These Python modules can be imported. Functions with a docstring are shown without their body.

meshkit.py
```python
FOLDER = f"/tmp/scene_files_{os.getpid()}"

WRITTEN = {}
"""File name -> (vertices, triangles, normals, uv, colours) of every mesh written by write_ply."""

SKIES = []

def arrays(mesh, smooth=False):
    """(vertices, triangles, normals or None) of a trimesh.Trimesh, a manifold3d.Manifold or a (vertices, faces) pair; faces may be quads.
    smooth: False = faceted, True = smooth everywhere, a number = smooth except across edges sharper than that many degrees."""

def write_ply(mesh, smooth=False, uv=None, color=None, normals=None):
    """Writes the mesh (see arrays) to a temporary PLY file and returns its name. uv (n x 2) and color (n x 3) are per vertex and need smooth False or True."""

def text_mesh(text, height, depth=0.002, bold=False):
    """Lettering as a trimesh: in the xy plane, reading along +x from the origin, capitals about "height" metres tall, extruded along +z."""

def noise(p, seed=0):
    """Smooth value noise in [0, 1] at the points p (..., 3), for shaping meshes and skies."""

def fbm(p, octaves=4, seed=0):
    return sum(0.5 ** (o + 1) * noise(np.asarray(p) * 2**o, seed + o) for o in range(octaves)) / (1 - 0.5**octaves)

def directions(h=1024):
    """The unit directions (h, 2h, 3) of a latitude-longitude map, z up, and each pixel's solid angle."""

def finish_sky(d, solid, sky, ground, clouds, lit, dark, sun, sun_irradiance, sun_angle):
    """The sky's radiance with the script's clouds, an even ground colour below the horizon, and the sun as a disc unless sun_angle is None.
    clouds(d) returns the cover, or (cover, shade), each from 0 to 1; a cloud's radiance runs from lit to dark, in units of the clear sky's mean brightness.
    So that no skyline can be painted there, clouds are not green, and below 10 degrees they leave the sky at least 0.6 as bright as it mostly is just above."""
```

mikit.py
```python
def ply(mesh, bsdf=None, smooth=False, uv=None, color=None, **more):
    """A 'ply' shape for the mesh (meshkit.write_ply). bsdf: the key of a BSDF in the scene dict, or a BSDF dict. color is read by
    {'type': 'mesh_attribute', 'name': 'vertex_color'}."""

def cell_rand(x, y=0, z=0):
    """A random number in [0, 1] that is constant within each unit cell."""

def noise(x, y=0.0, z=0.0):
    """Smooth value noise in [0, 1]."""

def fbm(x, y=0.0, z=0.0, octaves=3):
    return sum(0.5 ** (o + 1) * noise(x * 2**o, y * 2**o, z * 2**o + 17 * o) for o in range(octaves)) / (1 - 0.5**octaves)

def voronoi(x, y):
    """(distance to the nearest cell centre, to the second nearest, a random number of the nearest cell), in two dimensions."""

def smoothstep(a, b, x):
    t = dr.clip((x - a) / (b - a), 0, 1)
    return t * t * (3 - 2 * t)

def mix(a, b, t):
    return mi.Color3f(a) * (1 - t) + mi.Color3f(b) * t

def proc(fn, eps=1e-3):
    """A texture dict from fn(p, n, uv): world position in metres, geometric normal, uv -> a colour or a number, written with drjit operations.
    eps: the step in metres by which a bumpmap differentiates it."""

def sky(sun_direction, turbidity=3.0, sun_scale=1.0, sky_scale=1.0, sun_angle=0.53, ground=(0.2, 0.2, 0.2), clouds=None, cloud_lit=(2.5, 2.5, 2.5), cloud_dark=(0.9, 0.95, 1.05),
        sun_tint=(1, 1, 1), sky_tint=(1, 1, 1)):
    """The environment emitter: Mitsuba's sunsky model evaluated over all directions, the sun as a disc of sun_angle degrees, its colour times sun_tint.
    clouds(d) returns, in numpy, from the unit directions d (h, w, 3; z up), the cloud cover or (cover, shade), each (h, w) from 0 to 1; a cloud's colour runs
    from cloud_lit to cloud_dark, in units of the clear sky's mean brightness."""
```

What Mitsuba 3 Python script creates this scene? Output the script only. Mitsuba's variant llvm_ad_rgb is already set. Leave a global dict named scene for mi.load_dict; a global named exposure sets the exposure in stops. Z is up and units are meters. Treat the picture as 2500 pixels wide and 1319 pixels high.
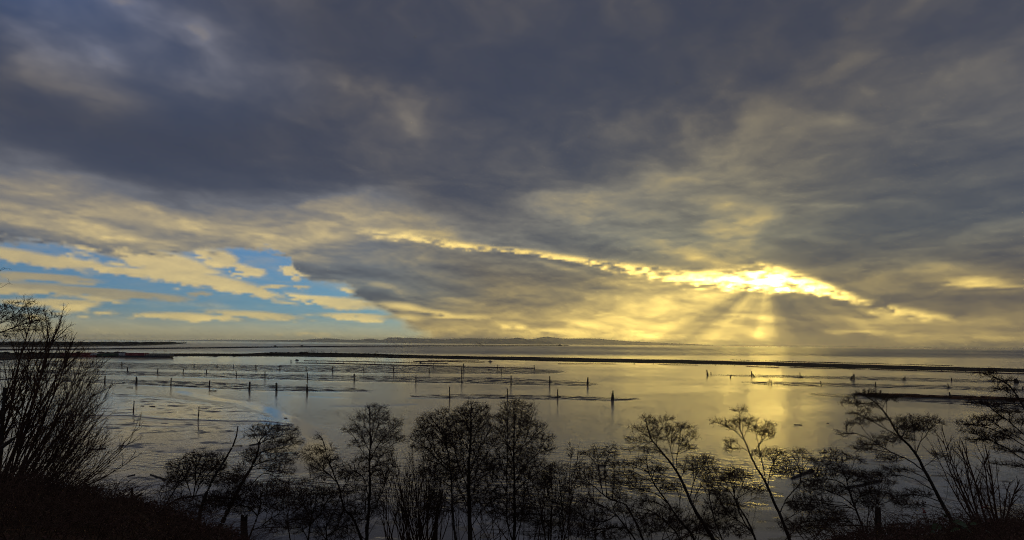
import math, random
import numpy as np, trimesh
import drjit as dr, mitsuba as mi
import mikit, meshkit
from scipy.spatial import cKDTree

T = mi.ScalarTransform4f
scene, labels = {}, {}

# ------------------------------------------------------------------ camera, sky, exposure
H, F = 28.0, 1388.0                      # eye height over the water; focal length in pixels of the 2500 px photograph
exposure = 1.3
scene['camera'] = {
    'type': 'perspective', 'fov': 2 * math.degrees(math.atan(1250 / F)), 'fov_axis': 'x', 'near_clip': 0.5, 'far_clip': 300000.0,
    'principal_point_offset_y': -.1364,
    'to_world': T().look_at(origin=[0, 0, H], target=[0, 100, H], up=[-0.0092, 0, 1]),
    'medium': {'type': 'ref', 'id': 'haze_air'},
}
# the clouds: masses (azimuth, elevation, half width, half height in degrees, tilt, brightness, strength), seen from the bluff
SUN = (24.14, 6.11)
MASSES = [(14.15, 27.72, np.float64(34.93), np.float64(6.4), 0, 0.035, 1), (31.48, 23.18, np.float64(15.01), np.float64(3.87), 8, 0.05, 0.8), (40.85, 21.7, np.float64(4.72), np.float64(2.81), 20, 0.1, 0.8), (25.09, 21.7, np.float64(14.22), np.float64(2.24), 12, 0.075, 0.7), (37.11, 17.5, np.float64(11.03), np.float64(1.81), 14, 0.095, 0.8), (-4.12, 25.64, np.float64(10.68), np.float64(6.18), 0, 0.035, 0.8), (-26.43, 26.49, np.float64(9.93), np.float64(2.96), -20, 0.075, 0.7), (-37.89, 21.11, np.float64(4.37), np.float64(2.44), -25, 0.31, 0.9), (-36.18, 21.13, np.float64(2.02), np.float64(1.5), -10, 0.44, 0.85), (-30.57, 23.96, np.float64(4.59), np.float64(2.13), -25, 0.28, 0.85), (-29.02, 23.86, np.float64(2.37), np.float64(1.44), -10, 0.42, 0.85), (-25.09, 21.96, np.float64(8.46), np.float64(1.87), -5, 0.11, 0.8), (-32.08, 19.84, np.float64(6.52), np.float64(1.4), 0, 0.1, 0.7), (-40.61, 15.24, np.float64(5.23), np.float64(2.19), -12, 0.035, 0.95), (-37.63, 17.1, np.float64(5.7), np.float64(0.85), -15, 0.085, 0.6), (-29.02, 15.56, np.float64(7.26), np.float64(3.97), 0, 0.012, 1), (-34.39, 11.76, np.float64(7.31), np.float64(1.53), -4, 0.03, 0.9), (-25.09, 18.17, np.float64(6.77), np.float64(2.24), 0, 0.025, 0.7), (-23.72, 13.84, np.float64(5.54), np.float64(1.7), 0, 0.03, 0.8), (-11.01, 20.78, np.float64(4.38), np.float64(2.23), 0, 0.19, 0.8), (-15.69, 16.8, np.float64(7.65), np.float64(1.99), 0, 0.1, 0.7), (-9.41, 18.72, np.float64(6.03), np.float64(2.44), 0, 0.09, 0.5), (-17.96, 14.78, np.float64(8.22), np.float64(1.57), 0, 0.045, 0.8), (10.21, 20.29, np.float64(10.4), np.float64(2.03), 0, 0.1, 0.7), (8.6, 18.91, np.float64(2.83), np.float64(1.22), 30, 0.14, 0.6), (20.9, 19.08, np.float64(4.32), np.float64(1.74), 25, 0.18, 0.6), (17.21, 16.77, np.float64(7.53), np.float64(1.97), 15, 0.21, 0.7), (14.15, 15.32, np.float64(10.09), np.float64(2.0), 0, 0.2, 0.7), (28.38, 16.45, np.float64(7.99), np.float64(3.27), 15, 0.11, 0.7), (38.4, 13.62, np.float64(6.59), np.float64(2.26), 10, 0.075, 0.8), (36.58, 16.39, np.float64(6.66), np.float64(0.66), 10, 0.1, 0.5), (-39.64, 11.86, np.float64(5.87), np.float64(1.27), 0, 0.24, 0.75), (-32.96, 11.31, np.float64(3.78), np.float64(1.04), -10, 0.14, 0.7), (-37.11, 9.44, np.float64(7.35), np.float64(1.65), -5, 0.45, 0.85), (-38.9, 9.04, np.float64(1.75), np.float64(0.32), -10, 0.3, 0.7), (-27.74, 9.85, np.float64(8.41), np.float64(1.64), 0, 0.42, 0.8), (-24.41, 12.33, np.float64(6.16), np.float64(0.94), 3, 0.11, 0.8), (-17.96, 11.24, np.float64(7.47), np.float64(2.16), 10, 0.36, 0.8), (-20.9, 12.12, np.float64(1.8), np.float64(0.54), 20, 0.42, 0.6), (-14.15, 13.01, np.float64(6.6), np.float64(1.2), 12, 0.28, 0.7), (-20.9, 9.14, np.float64(4.68), np.float64(1.54), 0, 0.48, 0.7), (-10.21, 11.3, np.float64(5.6), np.float64(1.63), -10, 0.6, 0.8), (-11.8, 10.44, np.float64(3.56), np.float64(0.65), -10, 0.75, 0.7), (-2.89, 14.46, np.float64(7.0), np.float64(1.73), 3, 0.055, 0.95), (1.65, 14.9, np.float64(4.12), np.float64(1.03), 30, 0.08, 0.8), (-5.35, 12.84, np.float64(6.14), np.float64(0.82), -10, 0.14, 0.7), (-0.41, 10.96, np.float64(4.95), np.float64(0.83), 0, 0.2, 0.8), (1.65, 11.1, np.float64(1.07), np.float64(0.41), 0, 0.08, 0.6), (6.17, 13.51, np.float64(4.49), np.float64(1.31), 5, 0.36, 0.9), (9.41, 12.08, np.float64(4.82), np.float64(1.63), -25, 0.3, 0.6), (12.59, 9.65, np.float64(11.8), np.float64(1.81), -8, 0.17, 0.85), (4.12, 10.18, np.float64(8.21), np.float64(0.91), -8, 0.12, 0.85), (18.71, 13.56, np.float64(7.04), np.float64(2.93), 15, 0.22, 0.8), (21.97, 11.19, np.float64(3.2), np.float64(2.22), 20, 0.33, 0.85), (23.03, 11.41, np.float64(1.12), np.float64(0.68), 20, 0.8, 0.8), (23.55, 10.28, np.float64(1.04), np.float64(0.53), 40, 0.75, 0.7), (20.9, 9.32, np.float64(6.49), np.float64(1.54), 0, 0.34, 0.75), (21.62, 8.08, np.float64(2.5), np.float64(0.27), 8, 0.6, 0.8), (27.09, 11.09, np.float64(3.6), np.float64(3.31), -35, 0.2, 0.5), (34.11, 9.74, np.float64(8.49), np.float64(3.08), 5, 0.095, 0.85), (31.78, 7.57, np.float64(5.37), np.float64(1.4), 0, 0.08, 0.85), (40.13, 8.76, np.float64(3.38), np.float64(0.69), 12, 0.24, 0.7), (37.11, 7.81, np.float64(5.25), np.float64(0.99), 8, 0.13, 0.7), (29.96, 6.64, np.float64(4.65), np.float64(1.07), -10, 0.17, 0.8), (35.77, 4.95, np.float64(6.79), np.float64(1.51), -8, 0.2, 0.9), (40.13, 5.22, np.float64(2.9), np.float64(0.82), -10, 0.34, 0.85), (40.37, 5.01, np.float64(2.64), np.float64(0.25), -9, 0.85, 0.9), (37.89, 5.97, np.float64(1.54), np.float64(0.46), -10, 0.4, 0.7), (40.85, 3.74, np.float64(2.83), np.float64(0.87), -5, 0.1, 0.85), (39.64, 1.89, np.float64(4.9), np.float64(1.11), 0, 0.25, 0.8), (41.55, 0.32, np.float64(3.47), np.float64(0.37), 0, 0.4, 0.5), (-2.89, 7.31, np.float64(13.59), np.float64(2.89), -6, 0.2, 0.95), (4.12, 4.93, np.float64(12.32), np.float64(2.47), -4, 0.2, 0.9), (-14.93, 7.75, np.float64(3.47), np.float64(1.28), 10, 0.22, 0.85), (-15.69, 6.62, np.float64(2.68), np.float64(0.56), 5, 0.12, 0.8), (-10.21, 6.14, np.float64(4.8), np.float64(0.57), -6, 0.1, 0.85), (-8.2, 9.0, np.float64(4.45), np.float64(0.74), -5, 0.16, 0.7), (-6.58, 8.05, np.float64(4.89), np.float64(0.37), 0, 0.3, 0.5), (-10.21, 4.73, np.float64(3.6), np.float64(1.14), -10, 0.16, 0.85), (-11.8, 5.29, np.float64(2.37), np.float64(0.32), -10, 0.42, 0.5), (2.06, 7.16, np.float64(6.18), np.float64(0.74), -12, 0.12, 0.8), (-3.71, 6.81, np.float64(1.64), np.float64(0.41), 0, 0.09, 0.6), (8.2, 6.14, np.float64(5.66), np.float64(0.65), -18, 0.15, 0.7), (-6.17, 4.41, np.float64(4.9), np.float64(0.57), -8, 0.34, 0.6), (16.84, 3.07, np.float64(9.08), np.float64(3.36), 0, 0.54, 0.95), (9.41, 2.08, np.float64(7.63), np.float64(1.43), 0, 0.5, 0.8), (17.21, 1.1, np.float64(7.91), np.float64(1.18), 0, 0.82, 0.75), (24.75, 2.81, np.float64(2.72), np.float64(3.37), 0, 0.5, 0.7), (29.65, 2.73, np.float64(5.3), np.float64(2.15), 0, 0.24, 0.85), (25.09, 4.29, np.float64(2.03), np.float64(1.5), 0, 0.3, 0.5), (31.48, 0.94, np.float64(6.61), np.float64(1.23), 0, 0.24, 0.8), (35.22, 1.96, np.float64(6.89), np.float64(0.84), -5, 0.26, 0.7), (-2.06, 2.41, np.float64(8.25), np.float64(1.07), 0, 0.36, 0.8), (-8.2, 1.72, np.float64(5.66), np.float64(0.9), 0, 0.24, 0.8), (0.0, 0.99, np.float64(10.73), np.float64(0.74), 0, 0.36, 0.7)]
LUMPS = [(21.62, 2.84, np.float64(4.28), np.float64(0.19), -4, 0.75), (15.31, 1.69, np.float64(2.3), np.float64(0.48), 0, 0.8), (17.96, 1.38, np.float64(3.36), np.float64(0.31), -3, 0.75), (6.98, 2.07, np.float64(2.44), np.float64(0.37), -4, 0.75), (-0.41, 1.61, np.float64(0.58), np.float64(0.29), 0, 0.85), (1.03, 1.62, np.float64(0.5), np.float64(0.25), 0, 0.85), (4.53, 1.32, np.float64(2.87), np.float64(0.29), 0, 0.75), (9.81, 2.49, np.float64(1.6), np.float64(0.33), 0, 0.6), (5.76, 1.04, np.float64(2.04), np.float64(0.58), 0, 0.6), (-11.01, 3.5, np.float64(2.39), np.float64(0.41), -5, 0.75), (-6.98, 2.84, np.float64(2.85), np.float64(0.37), -8, 0.8), (-10.21, 2.51, np.float64(2.0), np.float64(0.33), -6, 0.65), (-4.12, 2.6, np.float64(2.05), np.float64(0.25), 0, 0.7), (-12.59, 1.46, np.float64(1.97), np.float64(0.4), -15, 0.65), (-14.93, 1.62, np.float64(1.93), np.float64(0.32), 0, 0.5), (30.88, 1.37, np.float64(2.13), np.float64(0.14), -3, 0.6), (32.96, 2.85, np.float64(1.74), np.float64(0.35), -10, 0.6)]
LINE = [(-17.21, 11.29, 0.17, 0.41, 0.0), (-14.15, 10.71, 0.41, 0.5, 0.6), (-10.21, 10.39, 0.58, 0.5, 0.85), (-6.17, 9.82, 0.37, 0.37, 0.85), (-2.06, 9.46, 0.29, 0.33, 0.85), (2.06, 9.14, 0.29, 0.29, 0.85), (6.17, 8.57, 0.37, 0.37, 1.0), (10.21, 7.8, 0.45, 0.5, 1.3), (14.15, 6.98, 0.66, 0.62, 2.4), (17.96, 6.34, 0.74, 0.7, 5.0), (20.54, 6.23, 0.83, 0.74, 9.0), (22.33, 6.21, 1.03, 0.87, 13.0), (23.72, 6.2, 1.11, 0.91, 23.0), (24.92, 6.0, 1.03, 0.83, 21.0), (26.43, 5.76, 0.83, 0.7, 11.0), (28.06, 5.37, 0.62, 0.58, 6.0), (29.96, 4.65, 0.5, 0.5, 3.2), (31.48, 3.93, 0.45, 0.5, 1.8), (34.39, 3.05, 0.41, 0.5, 0.95), (37.11, 2.52, 0.29, 0.37, 0.65), (38.65, 2.23, 0.21, 0.33, 0.0)]
GAP_TOP = [(-49.93, 6.98), (-42.01, 7.61), (-38.9, 7.69), (-35.77, 7.39), (-30.57, 7.75), (-26.43, 8.39), (-23.38, 8.56), (-21.44, 8.09), (-20.72, 6.69), (-19.44, 5.99), (-16.46, 5.81), (-14.73, 4.8), (-12.2, 3.48), (-9.41, 1.71), (-6.98, -0.51), (-4.12, -2.55)]
GAPCLOUDS = [(-40.61, 6.12, np.float64(4.52), np.float64(0.6), -6, 0.42, 0.95), (-45.25, 6.54, np.float64(3.07), np.float64(0.41), -5, 0.42, 0.9), (-37.37, 6.18, np.float64(2.09), np.float64(0.39), -8, 0.42, 0.9), (-32.08, 6.65, np.float64(5.04), np.float64(0.98), -8, 0.5, 1.1), (-29.33, 5.45, np.float64(5.33), np.float64(0.72), -8, 0.48, 1.1), (-26.43, 4.89, np.float64(4.63), np.float64(0.44), -12, 0.5, 1.05), (-34.39, 5.71, np.float64(2.53), np.float64(0.34), -5, 0.45, 0.9), (-25.09, 6.44, np.float64(1.56), np.float64(0.52), -8, 0.52, 1.1), (-21.04, 6.37, np.float64(0.5), np.float64(0.77), 30, 0.52, 1.1), (-27.42, 7.3, np.float64(1.95), np.float64(0.81), -10, 0.5, 1.0), (-23.03, 4.99, np.float64(2.1), np.float64(0.23), 5, 0.45, 0.8), (-39.89, 4.78, np.float64(4.38), np.float64(0.32), 0, 0.27, 0.95), (-36.58, 3.89, np.float64(7.45), np.float64(0.43), -2, 0.24, 1.0), (-41.31, 3.77, np.float64(2.79), np.float64(0.25), 0, 0.36, 0.9), (-29.02, 4.1, np.float64(1.26), np.float64(0.25), 0, 0.26, 0.8), (-38.9, 2.91, np.float64(4.0), np.float64(0.39), 0, 0.42, 0.9), (-36.04, 3.32, np.float64(2.7), np.float64(0.27), -4, 0.42, 0.7), (-17.96, 6.37, np.float64(2.24), np.float64(0.39), -8, 0.5, 1.0), (-19.81, 6.59, np.float64(1.46), np.float64(0.31), -15, 0.5, 1.0), (-20.18, 5.19, np.float64(1.09), np.float64(0.19), 0, 0.4, 0.7), (-37.89, 2.51, np.float64(1.54), np.float64(0.46), 10, 0.55, 0.8), (-36.04, 2.16, np.float64(1.89), np.float64(0.3), 0, 0.5, 0.7), (-40.13, 1.84, np.float64(1.45), np.float64(0.32), 0, 0.5, 0.6), (-30.57, 2.11, np.float64(3.98), np.float64(0.39), 0, 0.45, 0.8), (-24.41, 2.37, np.float64(5.13), np.float64(0.41), -3, 0.46, 0.8), (-27.09, 2.0, np.float64(2.62), np.float64(0.29), 0, 0.5, 0.6), (-17.96, 3.92, np.float64(4.11), np.float64(0.47), -6, 0.6, 1.0), (-16.08, 3.58, np.float64(3.05), np.float64(0.56), 0, 0.52, 1.0), (-14.93, 4.92, np.float64(1.93), np.float64(0.28), -12, 0.5, 0.7), (-21.97, 3.59, np.float64(1.42), np.float64(0.23), 0, 0.5, 0.6), (-15.69, 2.52, np.float64(4.97), np.float64(0.32), 0, 0.5, 0.8), (-19.81, 0.64, np.float64(4.38), np.float64(0.31), 0, 0.42, 0.6), (-14.15, 2.23, np.float64(2.33), np.float64(0.32), 0, 0.55, 0.7)]

def _ip(x,pts): 
    p=np.array(pts); return np.interp(x,p[:,0],p[:,1])
def clouds(d):
    az=np.degrees(np.arctan2(d[...,0],d[...,1])); el=np.degrees(np.arcsin(np.clip(d[...,2],-1,1)))
    def fb(sx,sy,oct,seed,wa=0,we=0):
        # wraps round the compass without a seam
        r=57.3*sx
        a=np.radians(az+wa)
        return meshkit.fbm(np.stack([np.sin(a)*r+50,np.cos(a)*r+50,(el+we)*sy+7*seed],-1),oct,seed)-.5
    hi=np.clip((el-8)/14,0,1)
    z=d[...,2]+.10
    deck=np.stack([(d[...,0]*.8+d[...,1]*.3)/z*1.5,(d[...,1]*.8-d[...,0]*.3)/z*.9,z*0],-1)
    nd=meshkit.fbm(deck,4,3)-.5
    nd2=meshkit.fbm(deck*2.1+9,3,5)-.5
    n1=fb(.16,.42,5,1); n2=fb(.16,.42,4,2); nf=fb(.22,1.0,5,6,6*n1,2.5*n2+.10*az*np.exp(-(az/60)**2)); n5=fb(.30,.34,5,17,4*n1,3*n2); n4=fb(1.5,5.0,4,13,3*n1+2.*nf,1.6*n2); n3=fb(.6,2.4,5,4,3*n1+2.5*nf,1.6*n2-1.0*nf)
    wx=az+5*n1+2.0*nd*hi+5*n5*hi+1.2*n3*(1-.8*hi); wy=el+2.0*n2*(.35+.9*hi)+1.2*nd2*hi+4.*fb(.30,.34,4,19)*hi+.6*n3*(1-.8*hi)
    t=.075+.08*nd+0*az
    for a,e,ra,re,k,v,al in MASSES:
        c,s=np.cos(np.radians(k)),np.sin(np.radians(k))
        x,y=wx-a,wy-e
        q=((x*c+y*s)/ra)**2+((-x*s+y*c)/re)**2
        w=al*np.exp(-.7*q**1.25)
        t=t*(1-w)+v*w
    t=np.maximum(t,0)*np.exp2(1.3*nd*hi+.8*nd2*hi+3.5*n5*hi-.25*hi+2.9*nf*(1-.75*hi)+1.0*n3*(1-.9*hi)+.75*n4*(1-hi)+.9*(.22-np.abs(n3))*np.clip(t/.3,0,1)*(1-hi)); t=1.1*t**1.3
    # small lit lumps low in the sky
    wx2=az+2.0*nf+1.0*n3; wy2=el+.45*n2+.5*n3
    for a,e,ra,re,k,v in LUMPS:
        c,s=np.cos(np.radians(k)),np.sin(np.radians(k)); x,y=wx2-a,wy2-e
        q=((x*c+y*s)/ra)**2+((-x*s+y*c)/re)**2
        w=np.clip(1.25*np.exp(-.9*q)+1.2*n3*np.exp(-.3*q)-.25,0,1)
        t=t*(1-w)+v*w
    # shafts of light fanning down from the gap in front of the sun
    th=np.degrees(np.arctan2(az-SUN[0],SUN[1]+.3-el))
    ray=np.interp(th,[-85,-74,-66,-60,-56,-50,-44,-38,-30,-22,-14,-6,1,6,10,18,30,44,54,60,66,74,85],[1.1,1.3,1.4,1.15,.85,.72,.9,1.2,1.3,1.05,1.15,1.4,1.4,1.25,1.0,.85,.75,.78,1.0,1.45,1.3,1.1,.95])
    ray=ray*(1+.34*(meshkit.fbm(np.stack([th*.12,th*0,th*0],-1),2,9)-.5))
    lc=_ip(az,[(p[0],p[1]) for p in LINE]); up=_ip(az,[(p[0],p[2]) for p in LINE]); dn=_ip(az,[(p[0],p[3]) for p in LINE]); lv=_ip(az,[(p[0],p[4]) for p in LINE])
    below=np.clip((lc-el-.3)/1.5,0,1)*np.clip(1.6-np.abs(az-SUN[0])/22,0,1)*(np.abs(az)<90)
    t=t*np.maximum(1+2.0*(ray-1)*below,.42)
    # the bright torn edge
    bil=np.abs(fb(1.4,2.6,3,11))*2
    x=el-lc+.36*n2+.6*n3+.5*n4
    top=np.clip(1-(x/np.maximum(up,.05)),0,1.6)
    prof=np.where(x>0,np.exp(-(np.abs(x)/np.maximum(up*.8,.05))**2.2),np.exp(-(np.abs(x+.35*bil-.1)/np.maximum(dn,.05))**3))
    tex=np.clip(.8+1.7*n3+1.0*nf+1.6*n4,.1,1.6)
    w=np.clip(prof*(lv>0)*np.clip(lv*2,0,1)*(.2+.9*tex),0,1)
    tear=np.clip(.66+1.8*n3+1.6*n4+1.0*nf,.22,1.5)
    lit=np.where(lv>1.1,lv*tear**1.5,lv*np.clip(.5+.6*tex,0,1.4))
    t=t*(1-w)+w*lit
    # open blue at the left
    g=_ip(az,GAP_TOP); right=GAP_TOP[-1][0]
    low=np.clip((az+22)/14,0,1)
    inside=(g-el)+.9*n2+(.7+1.8*low)*nf+(1.0+.6*low)*n3+.8*n4-.5*low
    hole=np.clip(inside/(.45+1.1*low)+.2,0,1)*np.clip((right-az)/3,0,1)*np.clip((az+75)/20,0,1)
    cov=1-hole
    wx3=az+2.2*nf+1.6*n3+1.2*n4; wy3=el+.45*n2+.5*n3+.35*n4
    gc=np.zeros_like(az); gv=np.zeros_like(az)+.4
    for a,e,ra,re,k,v,cv in GAPCLOUDS:
        c,s=np.cos(np.radians(k)),np.sin(np.radians(k)); x,y=wx3-a,wy3-e
        q=((x*c+y*s)/ra)**2+((-x*s+y*c)/re)**2
        w=np.clip((cv*1.30*np.exp(-.95*q)+(.8*n3+.7*n4)*np.exp(-.15*q)-.28)/.5,0,1)
        gv=gv*(1-w)+1.35*v*w; gc=np.maximum(gc,w)
    haze=np.clip((3.4-el)/3.0,0,1)
    hz=.44*haze
    gcov=np.maximum(np.maximum(gc*.74,hz),.10+.5*np.clip(nf+.6*n3,0,.4)); gv=np.where(hz>gc*.74,.62,gv)*np.exp2(.9*n3)
    t=t*(1-hole)+gv*hole
    cov=1-hole*(1-gcov)
    # thin places let the sky through
    left=np.interp(az,[-70,-40,-14,-2,60],[.25,.25,.21,.04,.0])*np.clip((el-1)/4,0,1)*np.clip((22-el)/8,0,1)*np.clip(.2+t/.14,0,1)
    grey=(.035+.125*np.clip(t/.16,0,1)*np.clip(1.5-t/.5,0,1))*np.clip((el-5)/5,0,1)*(1-.5*np.exp(-((az-SUN[0])/15)**2))
    cov=np.minimum(cov,1-np.maximum(left,grey))
    tl=np.exp(-((az+43)/9)**2-((el-28)/5)**2)*.32+np.exp(-((az+33)/13)**2-((el-24)/7)**2)*.12
    tl=tl+.27*np.clip(t/.16,0,1)*np.clip((-8-az)/14,0,1)*np.clip((el-16)/6,0,1)
    cov=np.minimum(cov,1-np.minimum(tl,.45))
    hot=np.exp(-((az-SUN[0]+.4)/5)**2)*w*np.clip(lv-1,0,1)*.20
    cov=np.minimum(cov,1-hot)
    t=t*(1+.55*np.clip((2.6-el)/2.2,0,1))
    return cov,1-np.clip(t/24.0,0,1)

_a, _e = math.radians(SUN[0]), math.radians(SUN[1])
SUN_DIR = [math.sin(_a) * math.cos(_e), math.cos(_a) * math.cos(_e), math.sin(_e)]
scene['sky_light'] = mikit.sky(SUN_DIR, turbidity=3.0, sun_scale=.00004, sun_angle=1.0, sky_tint=(.37, 1.14, 2.85), sun_tint=(1, 1.6, .6),
                               clouds=clouds, cloud_lit=(197.6, 138.0, 27.5), cloud_dark=(.328, .381, .588), ground=(.1, .1, .1))

# ------------------------------------------------------------------ helpers
rng = np.random.default_rng(7)


def hor(px):
    return 827.5 + 0.0092 * px


def at(px, py, z=0.0):
    """The point of the level z that the photograph shows at (px, py)."""
    y = (H - z) * F / (py - hor(px))
    return np.array([(px - 1250) / F * y, y, z])


def pt(px, py, D):
    """The point D metres ahead on the line through (px, py)."""
    return np.array([(px - 1250) / F * D, D, H + (hor(px) - py) / F * D])


COUNT = {}


def key_for(name):
    n = COUNT.get(name, 0)
    COUNT[name] = n + 1
    return name if n == 0 else f'{name}_{n:03d}'


def thing(name, label, category, group=None):
    k = key_for(name)
    labels[k] = {'label': label, 'category': category}
    if group:
        labels[k]['group'] = group
    return k


def part(parent, name, mesh, bsdf, smooth=False, kind=None, label=None):
    k = key_for(parent + '__' + name)
    scene[k] = mikit.ply(mesh, bsdf, smooth=smooth)
    if kind or label:
        labels[k] = {a: b for a, b in (('kind', kind), ('label', label)) if b}
    return k


def struct(name, mesh, bsdf, smooth=False, label=None, kind='structure'):
    scene[name] = mikit.ply(mesh, bsdf, smooth=smooth)
    labels[name] = {'kind': kind}
    if label:
        labels[name]['label'] = label


ORD = ('first second third fourth fifth sixth seventh eighth ninth tenth eleventh twelfth thirteenth fourteenth fifteenth sixteenth seventeenth '
       'eighteenth nineteenth twentieth twenty-first twenty-second twenty-third twenty-fourth twenty-fifth twenty-sixth').split()


class Tubes:
    """Collects tapered tubes of a few sides and makes them one mesh."""

    def __init__(self):
        self.v, self.f, self.n = [], [], 0

    def add(self, p, r, sides=3, cap=False):
        p = np.asarray(p, float)
        r = np.broadcast_to(np.asarray(r, float), (len(p),))
        t = np.gradient(p, axis=0)
        t /= np.linalg.norm(t, axis=1, keepdims=True) + 1e-9
        a = np.cross(t, np.where(np.abs(t[:, 2:]) < .9, [0, 0, 1.], [1., 0, 0]))
        a /= np.linalg.norm(a, axis=1, keepdims=True) + 1e-9
        b = np.cross(t, a)
        ang = np.arange(sides) * 2 * np.pi / sides
        v = p[:, None] + r[:, None, None] * (np.cos(ang)[None, :, None] * a[:, None] + np.sin(ang)[None, :, None] * b[:, None])
        m = len(p)
        i, j = np.meshgrid(np.arange(m - 1), np.arange(sides), indexing='ij')
        q = np.stack([i * sides + j, i * sides + (j + 1) % sides, (i + 1) * sides + (j + 1) % sides, (i + 1) * sides + j], -1).reshape(-1, 4)
        f = [q[:, [0, 1, 2]], q[:, [0, 2, 3]]]
        v = v.reshape(-1, 3)
        if cap:
            v = np.vstack([v, p[:1], p[-1:]])
            k = np.arange(sides)
            f += [np.stack([(k + 1) % sides, k, k * 0 + m * sides], 1), np.stack([(m - 1) * sides + k, (m - 1) * sides + (k + 1) % sides, k * 0 + m * sides + 1], 1)]
        self.raw(v, np.vstack(f))

    def raw(self, v, f):
        self.v.append(v)
        self.f.append(np.asarray(f) + self.n)
        self.n += len(v)

    def twigs(self, p, d, L, r):
        """Many short straight three-sided twigs ending in a point: arrays of bases, unit directions, lengths, radii."""
        a = np.cross(d, np.where(np.abs(d[:, 2:]) < .9, [0, 0, 1.], [1., 0, 0]))
        a /= np.linalg.norm(a, axis=1, keepdims=True) + 1e-9
        b = np.cross(d, a)
        k = len(p)
        ring = [p + r[:, None] * (math.cos(w) * a + math.sin(w) * b) for w in (0, 2.094, 4.189)]
        v = np.stack(ring + [p + d * L[:, None]], 1).reshape(-1, 3)
        o = np.arange(k)[:, None] * 4
        f = np.stack([o + [0, 1, 3], o + [1, 2, 3], o + [2, 0, 3]], 1).reshape(-1, 3)
        self.raw(v, f)

    def cones(self, p, r, L):
        """Small hanging cones and buds: three-sided double pyramids."""
        k = len(p)
        v = np.stack([p + np.stack([r * math.cos(w), r * math.sin(w), -.45 * L], 1) for w in (0, 2.094, 4.189)] + [p, p - np.stack([L * 0, L * 0, L], 1)], 1).reshape(-1, 3)
        o = np.arange(k)[:, None] * 5
        f = np.stack([o + [0, 1, 3], o + [1, 2, 3], o + [2, 0, 3], o + [1, 0, 4], o + [2, 1, 4], o + [0, 2, 4]], 1).reshape(-1, 3)
        self.raw(v, f)

    def mesh(self):
        return np.vstack(self.v), np.vstack(self.f)


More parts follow.
